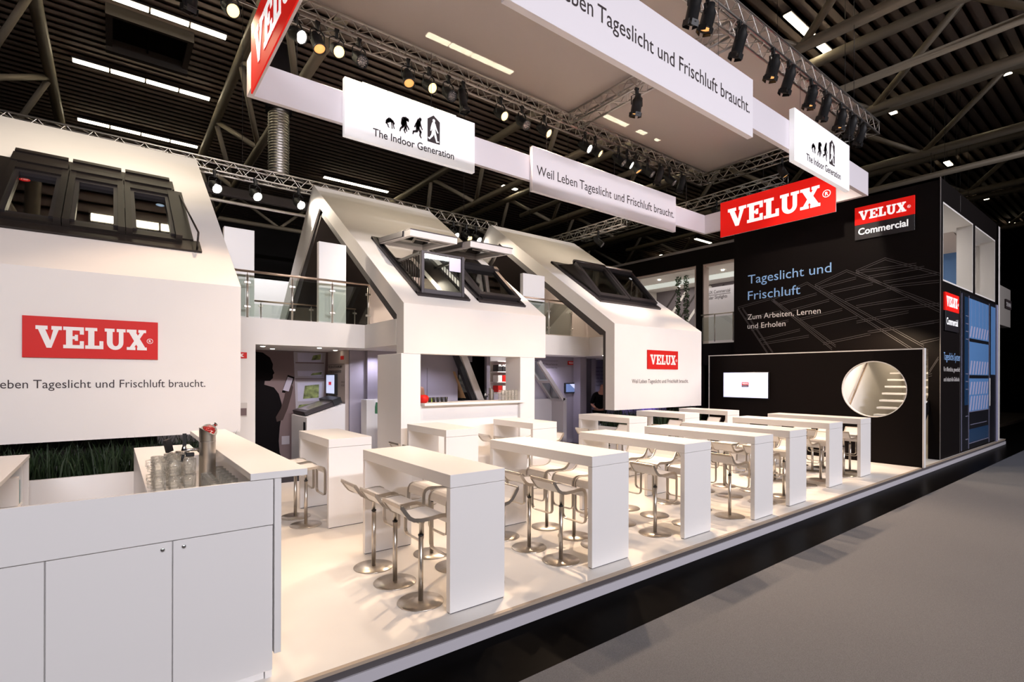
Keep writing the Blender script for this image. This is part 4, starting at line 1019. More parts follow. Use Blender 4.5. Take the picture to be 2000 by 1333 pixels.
for a, b_ in ((15.37, 18.25), (18.48, 20.95)):
    m = MB(); m.box(a, b_, 3.405, 3.74, 6.0, 6.04); m.box(a, b_, 3.405, 3.74, 4.18, 4.22); m.box(b_ - .04, b_, 3.405, 3.74, 4.22, 6.0); m.box(a, a + .04, 3.405, 3.74, 4.22, 6.0)
    rv = m.build('window_reveal', WPAINT, bd)
    MB().box(a + .05, b_ - .05, 3.80, 3.81, 4.0, 4.42).build('glass_guard', RAILG, rv)
    MB().box(a + .05, b_ - .05, 3.78, 3.83, 4.42, 4.45).build('guard_rail', BLACKP, rv)
MB().box(21.2, 21.3, 3.5, 8.3, 3.78, 6.0).build('blue_wall', BLUEW, bd)
area('upper_room_fill', (18.3, 5.6, 5.95), 4, 2.5, 150, (1, .93, .86))  # added fill to brighten the upper room, no fitting there
MB().box(15.3, 21.3, 3.74, 8.3, 6.0, 6.04).build('inner_ceiling', WPAINT, bd)
MB().prism([(18.6, 6.0), (20.4, 6.0), (20.4, 5.75)], (0, 3.9, 0), X, Z, Y, 0, 4.3).build('ceiling_bulkhead', BEIGEW, bd)
LN = mat('line_drawing_grey', (.062, .052, .055, 1), .6)
SEG = [(4.48,4.88,3.41,4.33),(4.48,4.88,5.12,4.67),(5.33,4.72,3.41,3.6),(5.33,4.72,6.1,4.44),(6.3,4.54,3.87,2.56),(6.3,4.54,7.22,4.21),(7.28,4.2,5.67,2.69),(8.29,4.06,7.3,4.22),(8.29,4.06,7.37,2.62),(8.15,4.04,7.22,2.63),(5.12,4.67,3.41,3.47),(6.1,4.44,3.7,2.67),(7.22,4.17,5.58,2.76),(5.11,4.65,3.85,4.64),(4.85,4.48,3.7,4.54),(4.52,4.3,3.44,4.35),(4.36,4.18,3.42,4.17),(5.99,4.37,5.11,4.5),(5.7,4.2,4.74,4.3),(5.37,3.95,4.36,4.12),(5.11,3.76,4.0,3.85),(4.57,3.6,3.42,3.64),(7.04,4.04,6.05,4.21),(6.72,3.82,5.74,4.0),(6.48,3.55,5.43,3.72),(6.18,3.31,5.08,3.49),(4.85,3.08,3.51,3.23),(4.0,3.18,3.42,3.25),(5.1,3.36,4.0,3.52),(3.77,2.76,3.42,2.84),(8.07,3.69,7.01,3.82),(7.87,3.36,6.79,3.54),(7.63,3.04,6.48,3.26),(7.52,2.92,6.25,3.07),(5.89,2.84,4.79,3.04),(3.6,2.06,3.43,2.39),(3.62,1.98,3.55,2.0)]
m = MB()
for (ya, za, yb, zb) in SEG:
    for dd in (0, .05):
        a, b_ = Vector((0, ya, za - dd)), Vector((0, yb, zb - dd)); d = (b_ - a); L = d.length; d.normalize(); q = d.cross(X)
        m.obox((BX, a.y, a.z), d, q, X, (0, L), (-.006, .006), (-.0025, .001))
m.build('line_drawing', LN, bd)
text('Tageslicht und', 'lettering', LETB, bd, (BX, 7.975, 4.72), -Y, Z, 2.285, .275)
text('Frischluft', 'lettering', LETB, bd, (BX, 7.975, 4.235), -Y, Z, 1.50, .275)
text('Zum Arbeiten, Lernen', 'lettering', LETW, bd, (BX, 7.985, 3.645), -Y, Z, 2.035, .165)
text('und Erholen', 'lettering', LETW, bd, (BX, 7.985, 3.37), -Y, Z, 1.11, .165)
vs_ = thing('lightbox_sign', 'red and black lightbox sign high on the black building front', 'sign', (BX, 4.5, 5.43))
MB().bbox(BX - .045, BX, 3.875, 5.13, 5.815, 6.265, .003).build('red_panel', REDLIT, vs_)
MB().bbox(BX - .045, BX, 3.875, 5.13, 5.43, 5.81, .003).build('black_panel', mat('sign_black', (.02, .017, .02, 1), .4), vs_)
velux('lettering', WLIT, vs_, (BX - .045, 5.04, 5.92), -Y, Z, 1.0, .235, .003)
reg_mark(WLIT, vs_, (BX - .045, 3.985, 6.02), -Y, Z, .035)
text('Commercial', 'lettering', WLIT, vs_, (BX - .045, 5.05, 5.555), -Y, Z, 1.05, .17, bold=.02)
vs_ = thing('lightbox_sign', 'red and black lightbox sign on the narrow aisle side of the black building', 'sign', (16, 3.4, 3.1))
MB().bbox(15.42, 16.62, 3.36, 3.4, 3.50, 3.925, .003).build('red_panel', REDLIT, vs_)
MB().bbox(15.42, 16.62, 3.36, 3.4, 3.02, 3.495, .003).build('black_panel', mat('sign_black', None), vs_)
velux('lettering', WLIT, vs_, (15.50, 3.36, 3.60), X, Z, .96, .24, .003)
reg_mark(WLIT, vs_, (16.53, 3.36, 3.70), X, Z, .035)
text('Commercial', 'lettering', WLIT, vs_, (15.50, 3.36, 3.17), X, Z, 1.0, .17, bold=.02)
text('Tageslicht-Systeme', 'lettering', LETB, bd, (15.44, 3.399, 2.33), X, Z, 1.62, .19)
text('Für öffentliche, gewerbliche', 'lettering', LETW, bd, (15.44, 3.399, 2.06), X, Z, 1.55, .11)
text('und industrielle Gebäude', 'lettering', LETW, bd, (15.44, 3.399, 1.82), X, Z, 1.4, .11)
# printed picture of a glass roof on the aisle side
pr = thing('printed_panel', 'printed panel of blue glass and steel tubes on the aisle side of the black building', 'wall picture', (19, 3.39, 0))
MB().box(16.93, 20.93, 3.388, 3.398, .05, 4.10).build('board', mat('print_black', (.006, .006, .01, 1), .4), pr)
m = MB()
for z0_, z1_ in ((2.95, 4.0), (1.98, 2.86), (1.02, 1.89)): m.box(17.75, 20.0, 3.384, 3.388, z0_, z1_)
m.box(20.3, 20.9, 3.384, 3.388, 2.0, 4.0)
m.build('blue_panes', BLUEL, pr)
MB().box(17.75, 20.0, 3.384, 3.388, .2, .55).box(17.3, 17.7, 3.384, 3.388, 1.2, 4.0).build('deep_panes', BLUED, pr)
m = MB()
for zz, hh in ((2.98, .30), (2.0, .36), (1.46, .34), (1.04, .38)):
    for k in range(7): m.prism([(17.78 + k * .31, zz), (17.94 + k * .31, zz), (18.12 + k * .31, zz + hh), (17.96 + k * .31, zz + hh)], (0, 3.384, 0), X, Z, -Y, 0, .002)
for k in range(5): m.box(18.0 + k * .42, 18.012 + k * .42, 3.3825, 3.384, 3.3, 4.0)
m.build('pale_frames', mat('print_lilac', (.42, .42, .62, 1), .5), pr)
m = MB()
for xa in (16.95, 17.68, 20.02): m.box(xa, xa + .045, 3.374, 3.388, .05, 4.05)
for zz in (3.5, 3.3, 3.1, 2.9, 2.0, 1.8, 1.6, .9, .3): m.box(17.4, 17.66, 3.38, 3.388, zz, zz + .02)
m.box(17.75, 20.0, 3.38, 3.388, 1.0, 1.02); m.box(17.9, 19.8, 3.38, 3.388, .66, .675); m.box(17.75, 20, 3.38, 3.388, .17, .19)
m.build('steel_lines', mat('print_steel', (.22, .22, .32, 1), .4), pr)
MB().box(20.05, 20.16, 3.37, 3.384, 1.1, 1.9).build('white_bar', LETW, pr)
o = MB().bbox(21.15, 21.62, 3.40, 3.9, 0, 6.55, .004).build('white_column', WPAINT); tag(o, 'tall white column at the far right end of the black building', 'column')
o = MB().bbox(20.96, 21.10, 3.36, 3.40, 0, 4.1, .003).build('pale_post', mat('print_lilac', None)); tag(o, 'slim pale upright strip just left of the tall white column', 'post')
# neighbouring stand beyond
nb = thing('neighbour_stand', 'pale hanging block of the next stand beyond the white column', 'stand', (24, 4, 3.6))
MB().bbox(22.2, 24.6, 3.6, 7, 3.65, 4.95, .004).build('header', mat('warm_grey_paint', (.30, .275, .25, 1), .7), nb)
MB().box(23.6, 24.5, 3.56, 3.6, 4.25, 4.55).build('name_plate', LETD, nb); text('DEUMAR', 'lettering', LETW, nb, (23.65, 3.56, 4.32), X, Z, .75, .14, bold=.02)
MB().box(22.6, 26.4, 5.0, 5.2, FZ + .12, 3.6).build('grey_pillar', mat('dark_grey_paint', (.07, .062, .062, 1), .7), nb)
MB().box(26.4, 32.0, 5.0, 5.2, FZ, 3.2).build('side_wall', mat('dark_brown_paint', (.02, .014, .01, 1), .7), nb)
MB().box(22.8, 40.0, 4.6, 9.0, FZ, FZ + .12).build('base', mat('dark_brown_base', (.05, .035, .025, 1), .5), nb)
o = MB().box(23.05, 24.2, 4.95, 5.0, 1.65, 2.15).build('notice', LETW); tag(o, 'white notice with a yellow and purple mark on the grey pillar at the right edge', 'notice')
MB().ball((23.6, 4.94, 1.93), .14, 10, (1.2, .1, .8)).build('mark', mat('notice_yellow', (.7, .45, .05, 1), .6), o)
o = MB().box(23.1, 23.9, 4.95, 5.0, 1.25, 1.6).build('notice', LETW); tag(o, 'plain white sheet below the coloured notice at the right edge', 'notice')
for k, (xx, zz) in enumerate(((24.6, 6.3), (25.4, 6.2), (26.3, 6.0), (27.2, 5.8), (28.1, 5.75), (25.0, 7.1), (26.8, 6.9), (28.6, 6.7))):
    lb = 'white hanging bottle shaped decoration far right, %s from the left in the %s row' % (ORD[k if k < 5 else k - 5], 'lower' if k < 5 else 'upper')
    yy = 5.4 + (k % 2) * .5
    bt = thing('hanging_decoration', lb, 'decoration', (xx, yy, zz), 'white hanging decorations at the far right')
    MB().lathe([(0, -.3), (.16, -.28), (.18, 0), (.1, .16), (.06, .26), (.06, .34), (0, .34)], (xx, yy, zz), 12).build('bottle', LETW, bt)
    MB().tube([(xx, yy, zz + .33), (xx, yy, 13.21)], .006, 5).build('cord', BLACKP, bt)

# ------------------------------------------------------------------ black wing with two openings, behind the building
wg = thing('black_wing', 'black upper wall with two tall white framed openings left of the black building', 'building', (15.3, 11, 2.6))
WX = 15.3
m = MB()
m.box(WX, WX + .12, 8.42, 13.7, 5.6, 6.12); m.box(WX, WX + .12, 9.57, 9.83, 0, 5.6); m.box(WX, WX + .12, 12.36, 13.7, 0, 5.6); m.box(WX, WX + .12, 8.42, 13.7, 2.3, 3.0)
m.build('wall', BLACKW, wg)
MB().box(WX - .03, WX + .02, 8.42, 14.2, 6.12, 6.2).build('top_rail', mat('grey_profile', None), wg)
for a, b_ in ((8.45, 9.57), (9.83, 12.36)):
    m = MB(); m.box(WX + .005, WX + .5, a, b_, 5.56, 5.6); m.box(WX + .005, WX + .28, b_ - .04, b_, 3.0, 5.56); m.box(WX - .01, WX + .02, a, a + .04, 3.0, 5.6)
    m.build('opening_frame', BEIGEW, wg)
MB().box(WX + .12, 18.5, 8.5, 14, 5.52, 5.58).box(WX + .12, 18.5, 8.5, 14, 2.95, 3.0).box(WX + .12, 18.5, 13.7, 13.8, 3, 5.52).build('room_shell', WPAINT, wg)
MB().box(16.7, 17.5, 8.6, 13.6, 5.505, 5.519).build('light_strip', mat('skylight_glow', (.8, .86, .8, 1), .5, emit=.5), wg)
MB().box(18.4, 18.5, 8.5, 13.7, 3.0, 5.52).build('rear_wall', mat('brown_lilac_wall', (.17, .145, .155, 1), .8), wg)
for k in range(9):
    MB().obox((18.39, 14.6 - k * .52, 3.0), Vector((0, -.62, .78)), Vector((0, .78, .62)), X, (max(0, (14.6 - k * .52 - 13.65) / .62), min(3.1, (14.6 - k * .52 - 8.6) / .62)), (0, .11 if k % 2 else .06), (-.01, .005)).build('slanted_strip', WPAINT if k % 2 else LINING, wg)
MB().box(17.4, 17.5, 9.2, 10.95, 3.0, 5.2).build('text_board', mat('text_board_paint', (.50, .47, .50, 1), .8), wg)
text('UX Commercial', 'lettering', LETD, wg, (17.398, 10.66, 4.97), -Y, Z, .85, .125); text('ular Skylights', 'lettering', LETD, wg, (17.398, 10.66, 4.77), -Y, Z, .74, .125)
MB().box(17.39, 17.398, 9.8, 10.68, 4.92, 4.927).build('underline', LETD, wg)
m = MB()
for (xx, yy, zz) in ((16.0, 11.8, 5.51), (17.8, 12.2, 5.51), (17.8, 11.3, 5.51), (16.2, 9.4, 5.51), (17.1, 9.15, 5.51)): m.cyl((xx, yy, 0), .045, zz - .02, zz + .01, 12)
m.build('downlight', mat('downlight_glow', (1, .9, .75, 1), .3, emit=14), wg)
area('wing_room_light', (16.9, 11, 5.48), 2.4, 4, 70, (1, .93, .86))
rl = thing('glass_railing', 'glass railing with dark posts in the narrow opening beside the black building', 'railing', (15.25, 9, 3.0))
MB().tube([(15.25, 8.43, 3.93), (15.25, 9.6, 3.93)], .02, 8).build('handrail', STEEL, rl)
for yy in (9.12, 8.5): MB().tube([(15.25, yy, 3.05), (15.25, yy, 3.92)], .017, 8).build('post', STEEL, rl)
MB().box(15.245, 15.255, 8.45, 9.55, 3.08, 3.85).build('pane', RAILG, rl)
for k, yy in enumerate((11.05, 10.72)):
    g = MB(); random.seed(20 + k)
    for _ in range(420):
        zz = random.uniform(3.1, 5.5); a = random.uniform(0, 2 * PI); q = random.uniform(.02, .10)
        c = Vector((16.1 + q * math.cos(a), yy + q * math.sin(a), zz)); u = Vector((random.uniform(-1, 1), random.uniform(-1, 1), random.uniform(-1, .2))).normalized() * .05; v = u.cross(Vector((random.random(), random.random(), random.random()))).normalized() * .022
        g.add([c - v, c + u, c + v, c - u], [(0, 1, 2, 3)])
    p = thing('hanging_plant', 'column of dark hanging ivy in the upper black opening, %s one' % ['left', 'right'][k], 'plant', (16.1, yy, 3.1))
    g.build('leaves', mat('ivy_leaf', (.02, .05, .015, 1), .5, noise=.5, nscale=5), p)
    MB().tube([(16.1, yy, 3.05), (16.1, yy, 5.52)], .012, 6).build('stem', BROWNP, p)
# purple corner behind the partition
o = MB().box(12.95, 15.2, 10.9, 11.0, 0, 2.5).build('purple_wall', PURPLE); tag(o, 'purple lit wall between the right house and the black partition', 'wall panel')
tb = MB().bbox(14.15, 14.6, 10.86, 10.9, 1.45, 1.85, .004).build('tablet', BLACKP); tag(tb, 'small wall tablet with pale screen on the purple wall', 'tablet')
MB().box(14.18, 14.57, 10.855, 10.86, 1.48, 1.82).build('screen', SCREEN, tb)
spot('purple_uplight_light', (14.2, 10.55, .15), (14.25, 10.9, 1.5), 90, (.28, .10, 1), 75, .8, .05)

# ------------------------------------------------------------------ hanging sign ring
RZ0, RZ1 = 6.30, 6.858
XL, XR, YN, YB = 1.66, 14.43, 4.615, 8.99
fz = thing('hanging_frieze', 'rectangular ring of lilac white boards hanging over the stand', 'frieze', ((XL + XR) / 2, (YN + YB) / 2, RZ0))
for (a, b_, c, d) in ((XL, XR, YN, YN + .09), (XL, XR, YB - .09, YB), (XL, XL + .09, YN + .09, YB - .09), (XR - .11, XR, YN + .09, YB - .09)):
    MB().bbox(a, b_, c, d, RZ0, RZ1, .002).build('board', FRIEZE, fz)
m = MB()
for xx in (2.4, 4.9, 7.9, 10.9, 13.4):
    for yy in (YN + .055, YB - .055): m.tube([(xx, yy, RZ1), (xx, yy, 8.2)], .004, 5)
m.build('wires', GREYMET, fz)
def stroke(m, O, R, U, N, pts, ws, sx, sy, d):
    P = [Vector((p[0] * sx, p[1] * sy)) for p in pts]
    for i in range(len(P) - 1):
        t = (P[i + 1] - P[i]); 
        if t.length < 1e-6: continue
        t.normalize(); q = Vector((-t.y, t.x)); w0, w1 = ws[i] * sy / 2, ws[i + 1] * sy / 2
        m.prism([tuple(P[i] + q * w0), tuple(P[i + 1] + q * w1), tuple(P[i + 1] - q * w1), tuple(P[i] - q * w0)], O, R, U, N, 0, d)
    for p, w_ in zip(P, ws):
        m.prism([(p.x + w_ * sy / 2 * math.cos(2 * PI * k / 10), p.y + w_ * sy / 2 * math.sin(2 * PI * k / 10)) for k in range(10)], O, R, U, N, 0, d)
FIG = {
 0: [([(.18, .60), (.45, .80), (.80, .72)], [.34, .42, .26]), ([(.92, .60), (.96, .52)], [.22, .12]), ([(.66, .66), (.72, .32), (.74, .04)], [.14, .10, .09]), ([(.82, .66), (.90, .34), (.98, .10)], [.13, .1, .1]), ([(.20, .60), (.05, .42), (.24, .30), (.30, .10), (.40, .06)], [.2, .16, .12, .1, .07])],
 1: [([(.36, .52), (.48, .78), (.66, .88)], [.28, .36, .24]), ([(.84, .86), (.90, .78)], [.20, .12]), ([(.62, .78), (.72, .52), (.96, .34), (.98, .28)], [.14, .1, .08, .08]), ([(.38, .52), (.34, .34), (.12, .20), (.05, .04)], [.2, .14, .1, .08]), ([(.46, .5), (.62, .34), (.50, .16), (.60, .02)], [.18, .13, .1, .08]), ([(.6, .7), (.70, .36), (.76, .14)], [.12, .09, .08])],
 2: [([(.52, .48), (.58, .66), (.66, .82)], [.20, .24, .20]), ([(.78, .92), (.82, .87)], [.15, .09]), ([(.60, .80), (.36, .62), (.22, .46)], [.11, .08, .07]), ([(.70, .76), (.84, .58), (.98, .44)], [.11, .08, .06]), ([(.54, .46), (.82, .30), (.76, .12), (.88, .02)], [.17, .12, .08, .06]), ([(.50, .46), (.44, .28), (.10, .22), (.04, .10)], [.16, .12, .09, .06])],
 3: [([(.50, .50), (.50, .66), (.50, .80)], [.15, .20, .15]), ([(.52, .93), (.53, .90)], [.13, .11]), ([(.42, .78), (.32, .60), (.26, .46)], [.08, .07, .05]), ([(.60, .76), (.74, .56), (.88, .44)], [.08, .07, .05]), ([(.48, .48), (.38, .26), (.14, .08), (.06, .12)], [.13, .10, .06, .05]), ([(.54, .48), (.68, .24), (.78, .03), (.94, .05)], [.13, .10, .06, .05])]}
def indoor(x0, label, yf):
    t = thing('hanging_sign', label, 'sign', (x0 + 1.34, yf + .08, 6.05))
    MB().bbox(x0, x0 + 2.68, yf, yf + .099, 6.06, 7.07, .003).build('lightbox', PANLIT, t)
    text('The Indoor Generation', 'lettering', LETD, t, (x0 + .513, yf, 6.195), X, Z, 1.675, .145, bold=.012)
    O = lambda dx, z: (x0 + dx, yf - .001, z)
    boxes = ((.752, 6.42, .168, .19), (1.022, 6.42, .19, .305), (1.285, 6.415, .205, .39))
    for k, (dx, zz, sx, sy) in enumerate(boxes):
        m = MB()
        for pts, ws in FIG[k]: stroke(m, O(dx, zz), X, Z, -Y, pts, ws, sx, sy, .002)
        m.build('figure_mark', LETD, t)
    hm = MB().prism([(0, 0), (.268, 0), (.268, .435), (.128, .53), (0, .435)], O(1.60, 6.40), X, Z, -Y, 0, .002).build('house_mark', LETD, t)
    m = MB()
    for pts, ws in FIG[3]: stroke(m, (x0 + 1.605, yf - .003, 6.425), X, Z, -Y, pts, ws, .25, .44, .002)
    m.build('walking_mark', PANLIT, hm)
    return t
indoor(3.148, 'bright white hanging sign with walking figures, on the rear board left', YB - .19)
indoor(10.30, 'bright white hanging sign with walking figures, on the near board right', YN - .10)
PANEL = mat('lilac_white_panel', (.84, .80, .84, 1), .5, emit=.06)  # slight glow stands in for the lamps lighting these boards
def slogan_sign(x0, x1, xt, label, yf):
    t = thing('hanging_sign', label, 'sign', ((x0 + x1) / 2, yf + .08, 6.05))
    MB().bbox(x0, x1, yf, yf + .099, 6.045, 7.04, .003).build('board', PANEL, t)
    text('Weil Leben', 'lettering', LETD, t, (xt, yf, 6.42), X, Z, 1.262, .228)
    text('Tageslicht und Frischluft braucht.', 'lettering', LETD, t, (xt + 1.345, yf, 6.42), X, Z, 3.765, .228)
slogan_sign(7.363, 12.69, 7.487, 'long hanging sign with slogan on the rear board of the ring', YB - .19)
slogan_sign(3.40, 8.73, 3.50, 'long hanging slogan sign on the near board, cut by the top edge', YN - .10)
def red_sign(xf, label, back):
    t = thing('hanging_sign', label, 'sign', (xf, 6.81, 6.05))
    MB().bbox(xf, xf + .02, 5.27, 8.36, 6.055, 7.075, .003).build('red_face', REDLIT, t)
    MB().bbox(xf + .02, xf + .049, 5.27, 8.36, 6.055, 7.075, .003).build('case', FRIEZE, t)
    velux('lettering', WLIT, t, (xf, 8.12, 6.29), -Y, Z, 2.50, .535, .004)
    reg_mark(WLIT, t, (xf, 5.475, 6.56), -Y, Z, .095)
red_sign(14.27, 'red lightbox sign hanging at the right end of the ring', True)
red_sign(1.60, 'red lightbox sign at the left end of the ring, cut by the top edge', False)

# ------------------------------------------------------------------ lighting trusses
def truss(p0, p1, size, label, bay=.5, r=.025):
    p0, p1 = Vector(p0), Vector(p1); d = (p1 - p0); L = d.length; d.normalize()
    s = d.cross(Z).normalized(); h = size / 2
    t = thing('lighting_truss', label, 'truss', p0)
    cs = [s * a * h + Z * b * h for a, b in ((-1, 1), (1, 1), (1, -1), (-1, -1))]
    for c in cs: MB().tube([p0 + c, p1 + c], r, 8).build('chord', ALU, t)
    m = MB(); n = max(2, int(round(L / bay)))
    for k in range(n):
        a, b_, mid = p0 + d * (L * k / n), p0 + d * (L * (k + 1) / n), p0 + d * (L * (k + .5) / n)
        for i in range(4):
            c0, c1 = cs[i], cs[(i + 1) % 4]
            m.tube([a + c0, mid + c1], r * .42, 5, caps=False); m.tube([mid + c1, b_ + c0], r * .42, 5, caps=False)
    hw = MB()
    for q in (.08, .5, .92):
        e = p0 + d * (L * q); hw.tube([e + Z * h, Vector((e.x, e.y, 13.2))], .006, 5)
    hw.build('hanger_wire', GREYMET, t)
    for e in (p0, p1):
        for i in range(4): m.tube([e + cs[i], e + cs[(i + 1) % 4]], r * .5, 5)
    m.build('lacing', ALU, t)
    return t
TZ = 8.36
TB, TF, TL, TR = 9.52, 4.92, 0.2, 15.35
truss((TL, TB, TZ), (TR, TB, TZ), .30, 'long aluminium lighting truss along the rear edge of the grey canopy')
truss((TL, TF, TZ), (TR + .3, TF, TZ), .30, 'long aluminium lighting truss along the near edge of the grey canopy, top right')
truss((TR, TF + .19, TZ), (TR, TB - .19, TZ), .30, 'short lighting truss at the right end of the canopy')
truss((TL, TF + .19, TZ), (TL, TB - .19, TZ), .30, 'short lighting truss at the left end of the canopy')
truss((9.17, TF + .19, TZ), (9.17, TB - .19, TZ), .30, 'cross truss under the middle of the grey canopy')
truss((-5, 13.75, 6.78), (9.9, 13.75, 6.78), .26, 'lighting truss running along behind the house ridges', .42, .022)
truss((13.3, 11.2, 7.05), (13.3, 16.5, 7.05), .28, 'dim lighting truss behind the right house', .45, .022)
truss((16.3, 7.4, 8.0), (16.3, 16, 8.0), .30, 'dim lighting truss right of the canopy, behind the red sign', .5, .022)
cn = MB().box(TL - .1, TR + .1, TF - .05, TB + .1, 8.60, 8.606).build('canopy', FABRIC); tag(cn, 'stretched grey gauze canopy above the lighting trusses', 'canopy')

# ------------------------------------------------------------------ stage lamps
def make_lamp(kind, label):
    t = thing('stage_lamp', label, 'stage lamp', (0, 0, 0), 'stage lamps on the trusses')
    tilt = {'warm': 52, 'amber': 28, 'led': 48, 'dark': 14, 'flood': 55, 'rim': -16, 'shade': -18}[kind]
    L, r = {'dark': (.52, .085), 'shade': (.42, .10), 'flood': (.30, .11), 'rim': (.34, .11)}.get(kind, (.34, .105))
    MB().bbox(-.025, .025, -.03, .03, -.12, .04, .005).tube([(-.04, 0, .02), (.04, 0, .02)], .035, 10).build('clamp', BLACKP, t)
    yk = [(-r - .025, 0, -.34), (-r - .025, 0, -.16), (-r * .6, 0, -.11), (r * .6, 0, -.11), (r + .025, 0, -.16), (r + .025, 0, -.34)]
    MB().band(yk, .03, .008, Y).build('yoke', BLACKP, t)
    M = Matrix.Translation((0, 0, -.33)) @ Matrix.Rotation(math.radians(-tilt), 4, 'X')
    h = L / 2
    prof = [(0, h + .05), (r * .55, h + .05), (r * .62, h - .02), (r, h - .08), (r, -h), (r * 1.08, -h), (r * 1.08, -h - .02), (r * .93, -h - .02), (r * .93, -h + .02)]
    b = MB().lathe([(q, -z) if False else (q, z) for q, z in prof], n=18, caps=False).build('body', BLACKP, t, M)
    lm = {'warm': LAMPW, 'amber': LAMPA, 'led': LAMPO, 'dark': LAMPO, 'flood': LAMPF, 'rim': LAMPA, 'shade': BLACKP}[kind]
    m = MB().lathe([(0, -h - .006), (r * .5, -h - .004), (r * .93, -h + .012)], n=18, caps=False)
    if kind == 'led':
        for k in range(19):
            q, a = (0, 0) if k == 0 else ((.042, k * PI / 3) if k < 7 else (.078, k * PI / 6)); m.ball((q * math.cos(a), q * math.sin(a), -h - .006), .016, 6)
    m.build('lens', lm, t, M)
    if kind in ('rim', 'shade', 'dark'):
        m = MB()
        for a in range(4): m.obox((math.cos(a * PI / 2) * r, math.sin(a * PI / 2) * r, -h), Vector((-math.sin(a * PI / 2), math.cos(a * PI / 2), 0)), Z, Vector((math.cos(a * PI / 2), math.sin(a * PI / 2), 0)), (-.07, .07), (-.07, .02), (0, .006))
        m.build('barn_doors', BLACKP, t, M)
    MB().tube([(.02, .02, -.2), (.10, .06, -.08), (.06, .05, .1)], .007, 5).build('cable', BLACKP, t)
    return t
proto = {}
def lamp(kind, x, y, z, rz, label):
    if kind in proto: return copy_tree(proto[kind], None, (x, y, z), rz, label)
    o = make_lamp(kind, label); o.location = (x, y, z); o.rotation_euler = (0, 0, rz); proto[kind] = o
    return o
KN = {'warm': 'stage lamp with glowing warm lens', 'amber': 'stage lamp with dim amber lens', 'led': 'stage lamp with dotted unlit lens', 'dark': 'long black unlit spotlight', 'flood': 'dazzling white stage lamp', 'rim': 'stage lamp glowing amber underneath', 'shade': 'unlit stage lamp seen from behind'}
cnt = {}
def hung(kind, x, y, z, rz, where):
    k = cnt.get(where, 0); cnt[where] = k + 1
    lamp(kind, x, y, z, rz, '%s, %s from the left on the %s' % (KN[kind], ORD[k], where))
zb = TZ - .15 - .05
for x, k, r_ in ((.95, 'shade', .3), (1.48, 'warm', .2), (2.50, 'flood', .5), (2.86, 'amber', .2), (3.20, 'warm', .0), (3.62, 'led', .1), (4.62, 'amber', -.2), (5.08, 'warm', .1), (5.54, 'led', .1), (5.9, 'dark', .0), (6.90, 'warm', .1), (7.52, 'led', .2),
              (8.20, 'warm', .3), (9.60, 'flood', .35), (9.98, 'warm', .5), (10.9, 'led', .5), (11.25, 'flood', .5), (11.62, 'amber', .6), (12.15, 'led', .5), (12.7, 'shade', .4), (13.2, 'led', .5), (13.8, 'shade', .5)):
    hung(k, x, TB - .15, zb, r_, 'rear canopy truss')
for x, k in ((7.35, 'shade'), (7.75, 'rim'), (8.75, 'shade'), (9.98, 'rim'), (10.62, 'shade'), (11.65, 'rim'), (12.35, 'shade'), (13.2, 'rim'), (13.8, 'shade'), (14.4, 'shade')):
    hung(k, x, TF - .15, zb, random.uniform(-.3, .3), 'near canopy truss')
hung('rim', 9.02, 7.25, zb, -.3, 'cross truss'); hung('amber', 15.2, 7.0, zb, .6, 'right canopy truss')
for x, k in ((1.85, 'flood'), (2.70, 'flood'), (3.70, 'flood'), (8.25, 'flood'), (8.72, 'warm'), (9.08, 'flood')): hung(k, x, 13.62, 6.61, .3, 'ridge truss')
for x, y, z in ((16.15, 8.2, 7.81), (16.15, 9.6, 7.81), (13.16, 12.2, 6.87), (16.15, 11.4, 7.81)):
    hung('led', x, y, z, .6, 'dim right trusses')

# lamp light: rear truss throws towards the aisle, near truss throws onto the houses
WARM = (1, .71, .47); WARM2 = (1, .75, .56); NEUT = (1, .86, .72)
for x, tx, ty, p in ((9.60, 6.4, 4.6, 3300), (11.25, 9.8, 4.4, 2300), (3.20, 3.0, 5.6, 1200), (6.90, 7.2, 5.4, 1200), (1.48, 0.8, 5.0, 800), (8.2, 4.6, 5.6, 1400), (13.2, 12.4, 5.0, 1700)):
    spot('rear_truss_light', (x, TB - .45, 7.60), (tx, ty, 0), p, WARM, 64, .6, .11)
for x, tx, ty, tz, p in ((1.6, -0.2, 8.5, 1.6, 200), (4.6, 1.0, 8.4, 1.4, 200), (9.98, 9.0, 7.6, .3, 600), (11.65, 11.2, 8.4, 1.8, 120), (13.2, 12.4, 6.4, .5, 600), (3.0, 2.8, 7.4, .2, 650)):
    spot('near_truss_light', (x, TF - .0, 7.50), (tx, ty, tz), p, WARM2, 58, .7, .11)
for x, tx, p in ((5.2, 4.9, 560), (6.9, 6.3, 560), (10.6, 10.2, 90)):
    spot('bar_front_light', (x, TF - .0, 7.50), (tx, 8.0, .35), p * 2.2, WARM, 30, .9, .11)
spot('partition_light', (9.98, TF, 7.50), (13.5, 5.6, 1.2), 900, WARM2, 44, .7, .11)
spot('building_front_light', (11.65, TF, 7.50), (15.1, 6.0, 4.3), 700, NEUT, 60, .8, .11)
# added roof washes set at the rear truss and highlights from the near truss
for x, tx, p in ((-.2, -.6, 240), (1.2, .4, 240), (5.0, 4.8, 95), (6.9, 6.4, 95), (10.2, 10.0, 130), (12.0, 12.0, 130)):
    spot('roof_wash_light', (x, TB + .3, 7.55), (tx, 12.0, 5.9), p, (1, .86, .66), 110, .9, .2)
for x, tx, ty, tz, p in ((5.2, 4.6, 9.5, 4.1, 1300), (7.75, 6.3, 9.4, 4.05, 1100), (10.6, 10.6, 9.3, 4.0, 1700)):
    spot('roof_highlight_light', (x, TF, 7.50), (tx, ty, tz), p, NEUT, 30, .9, .11)
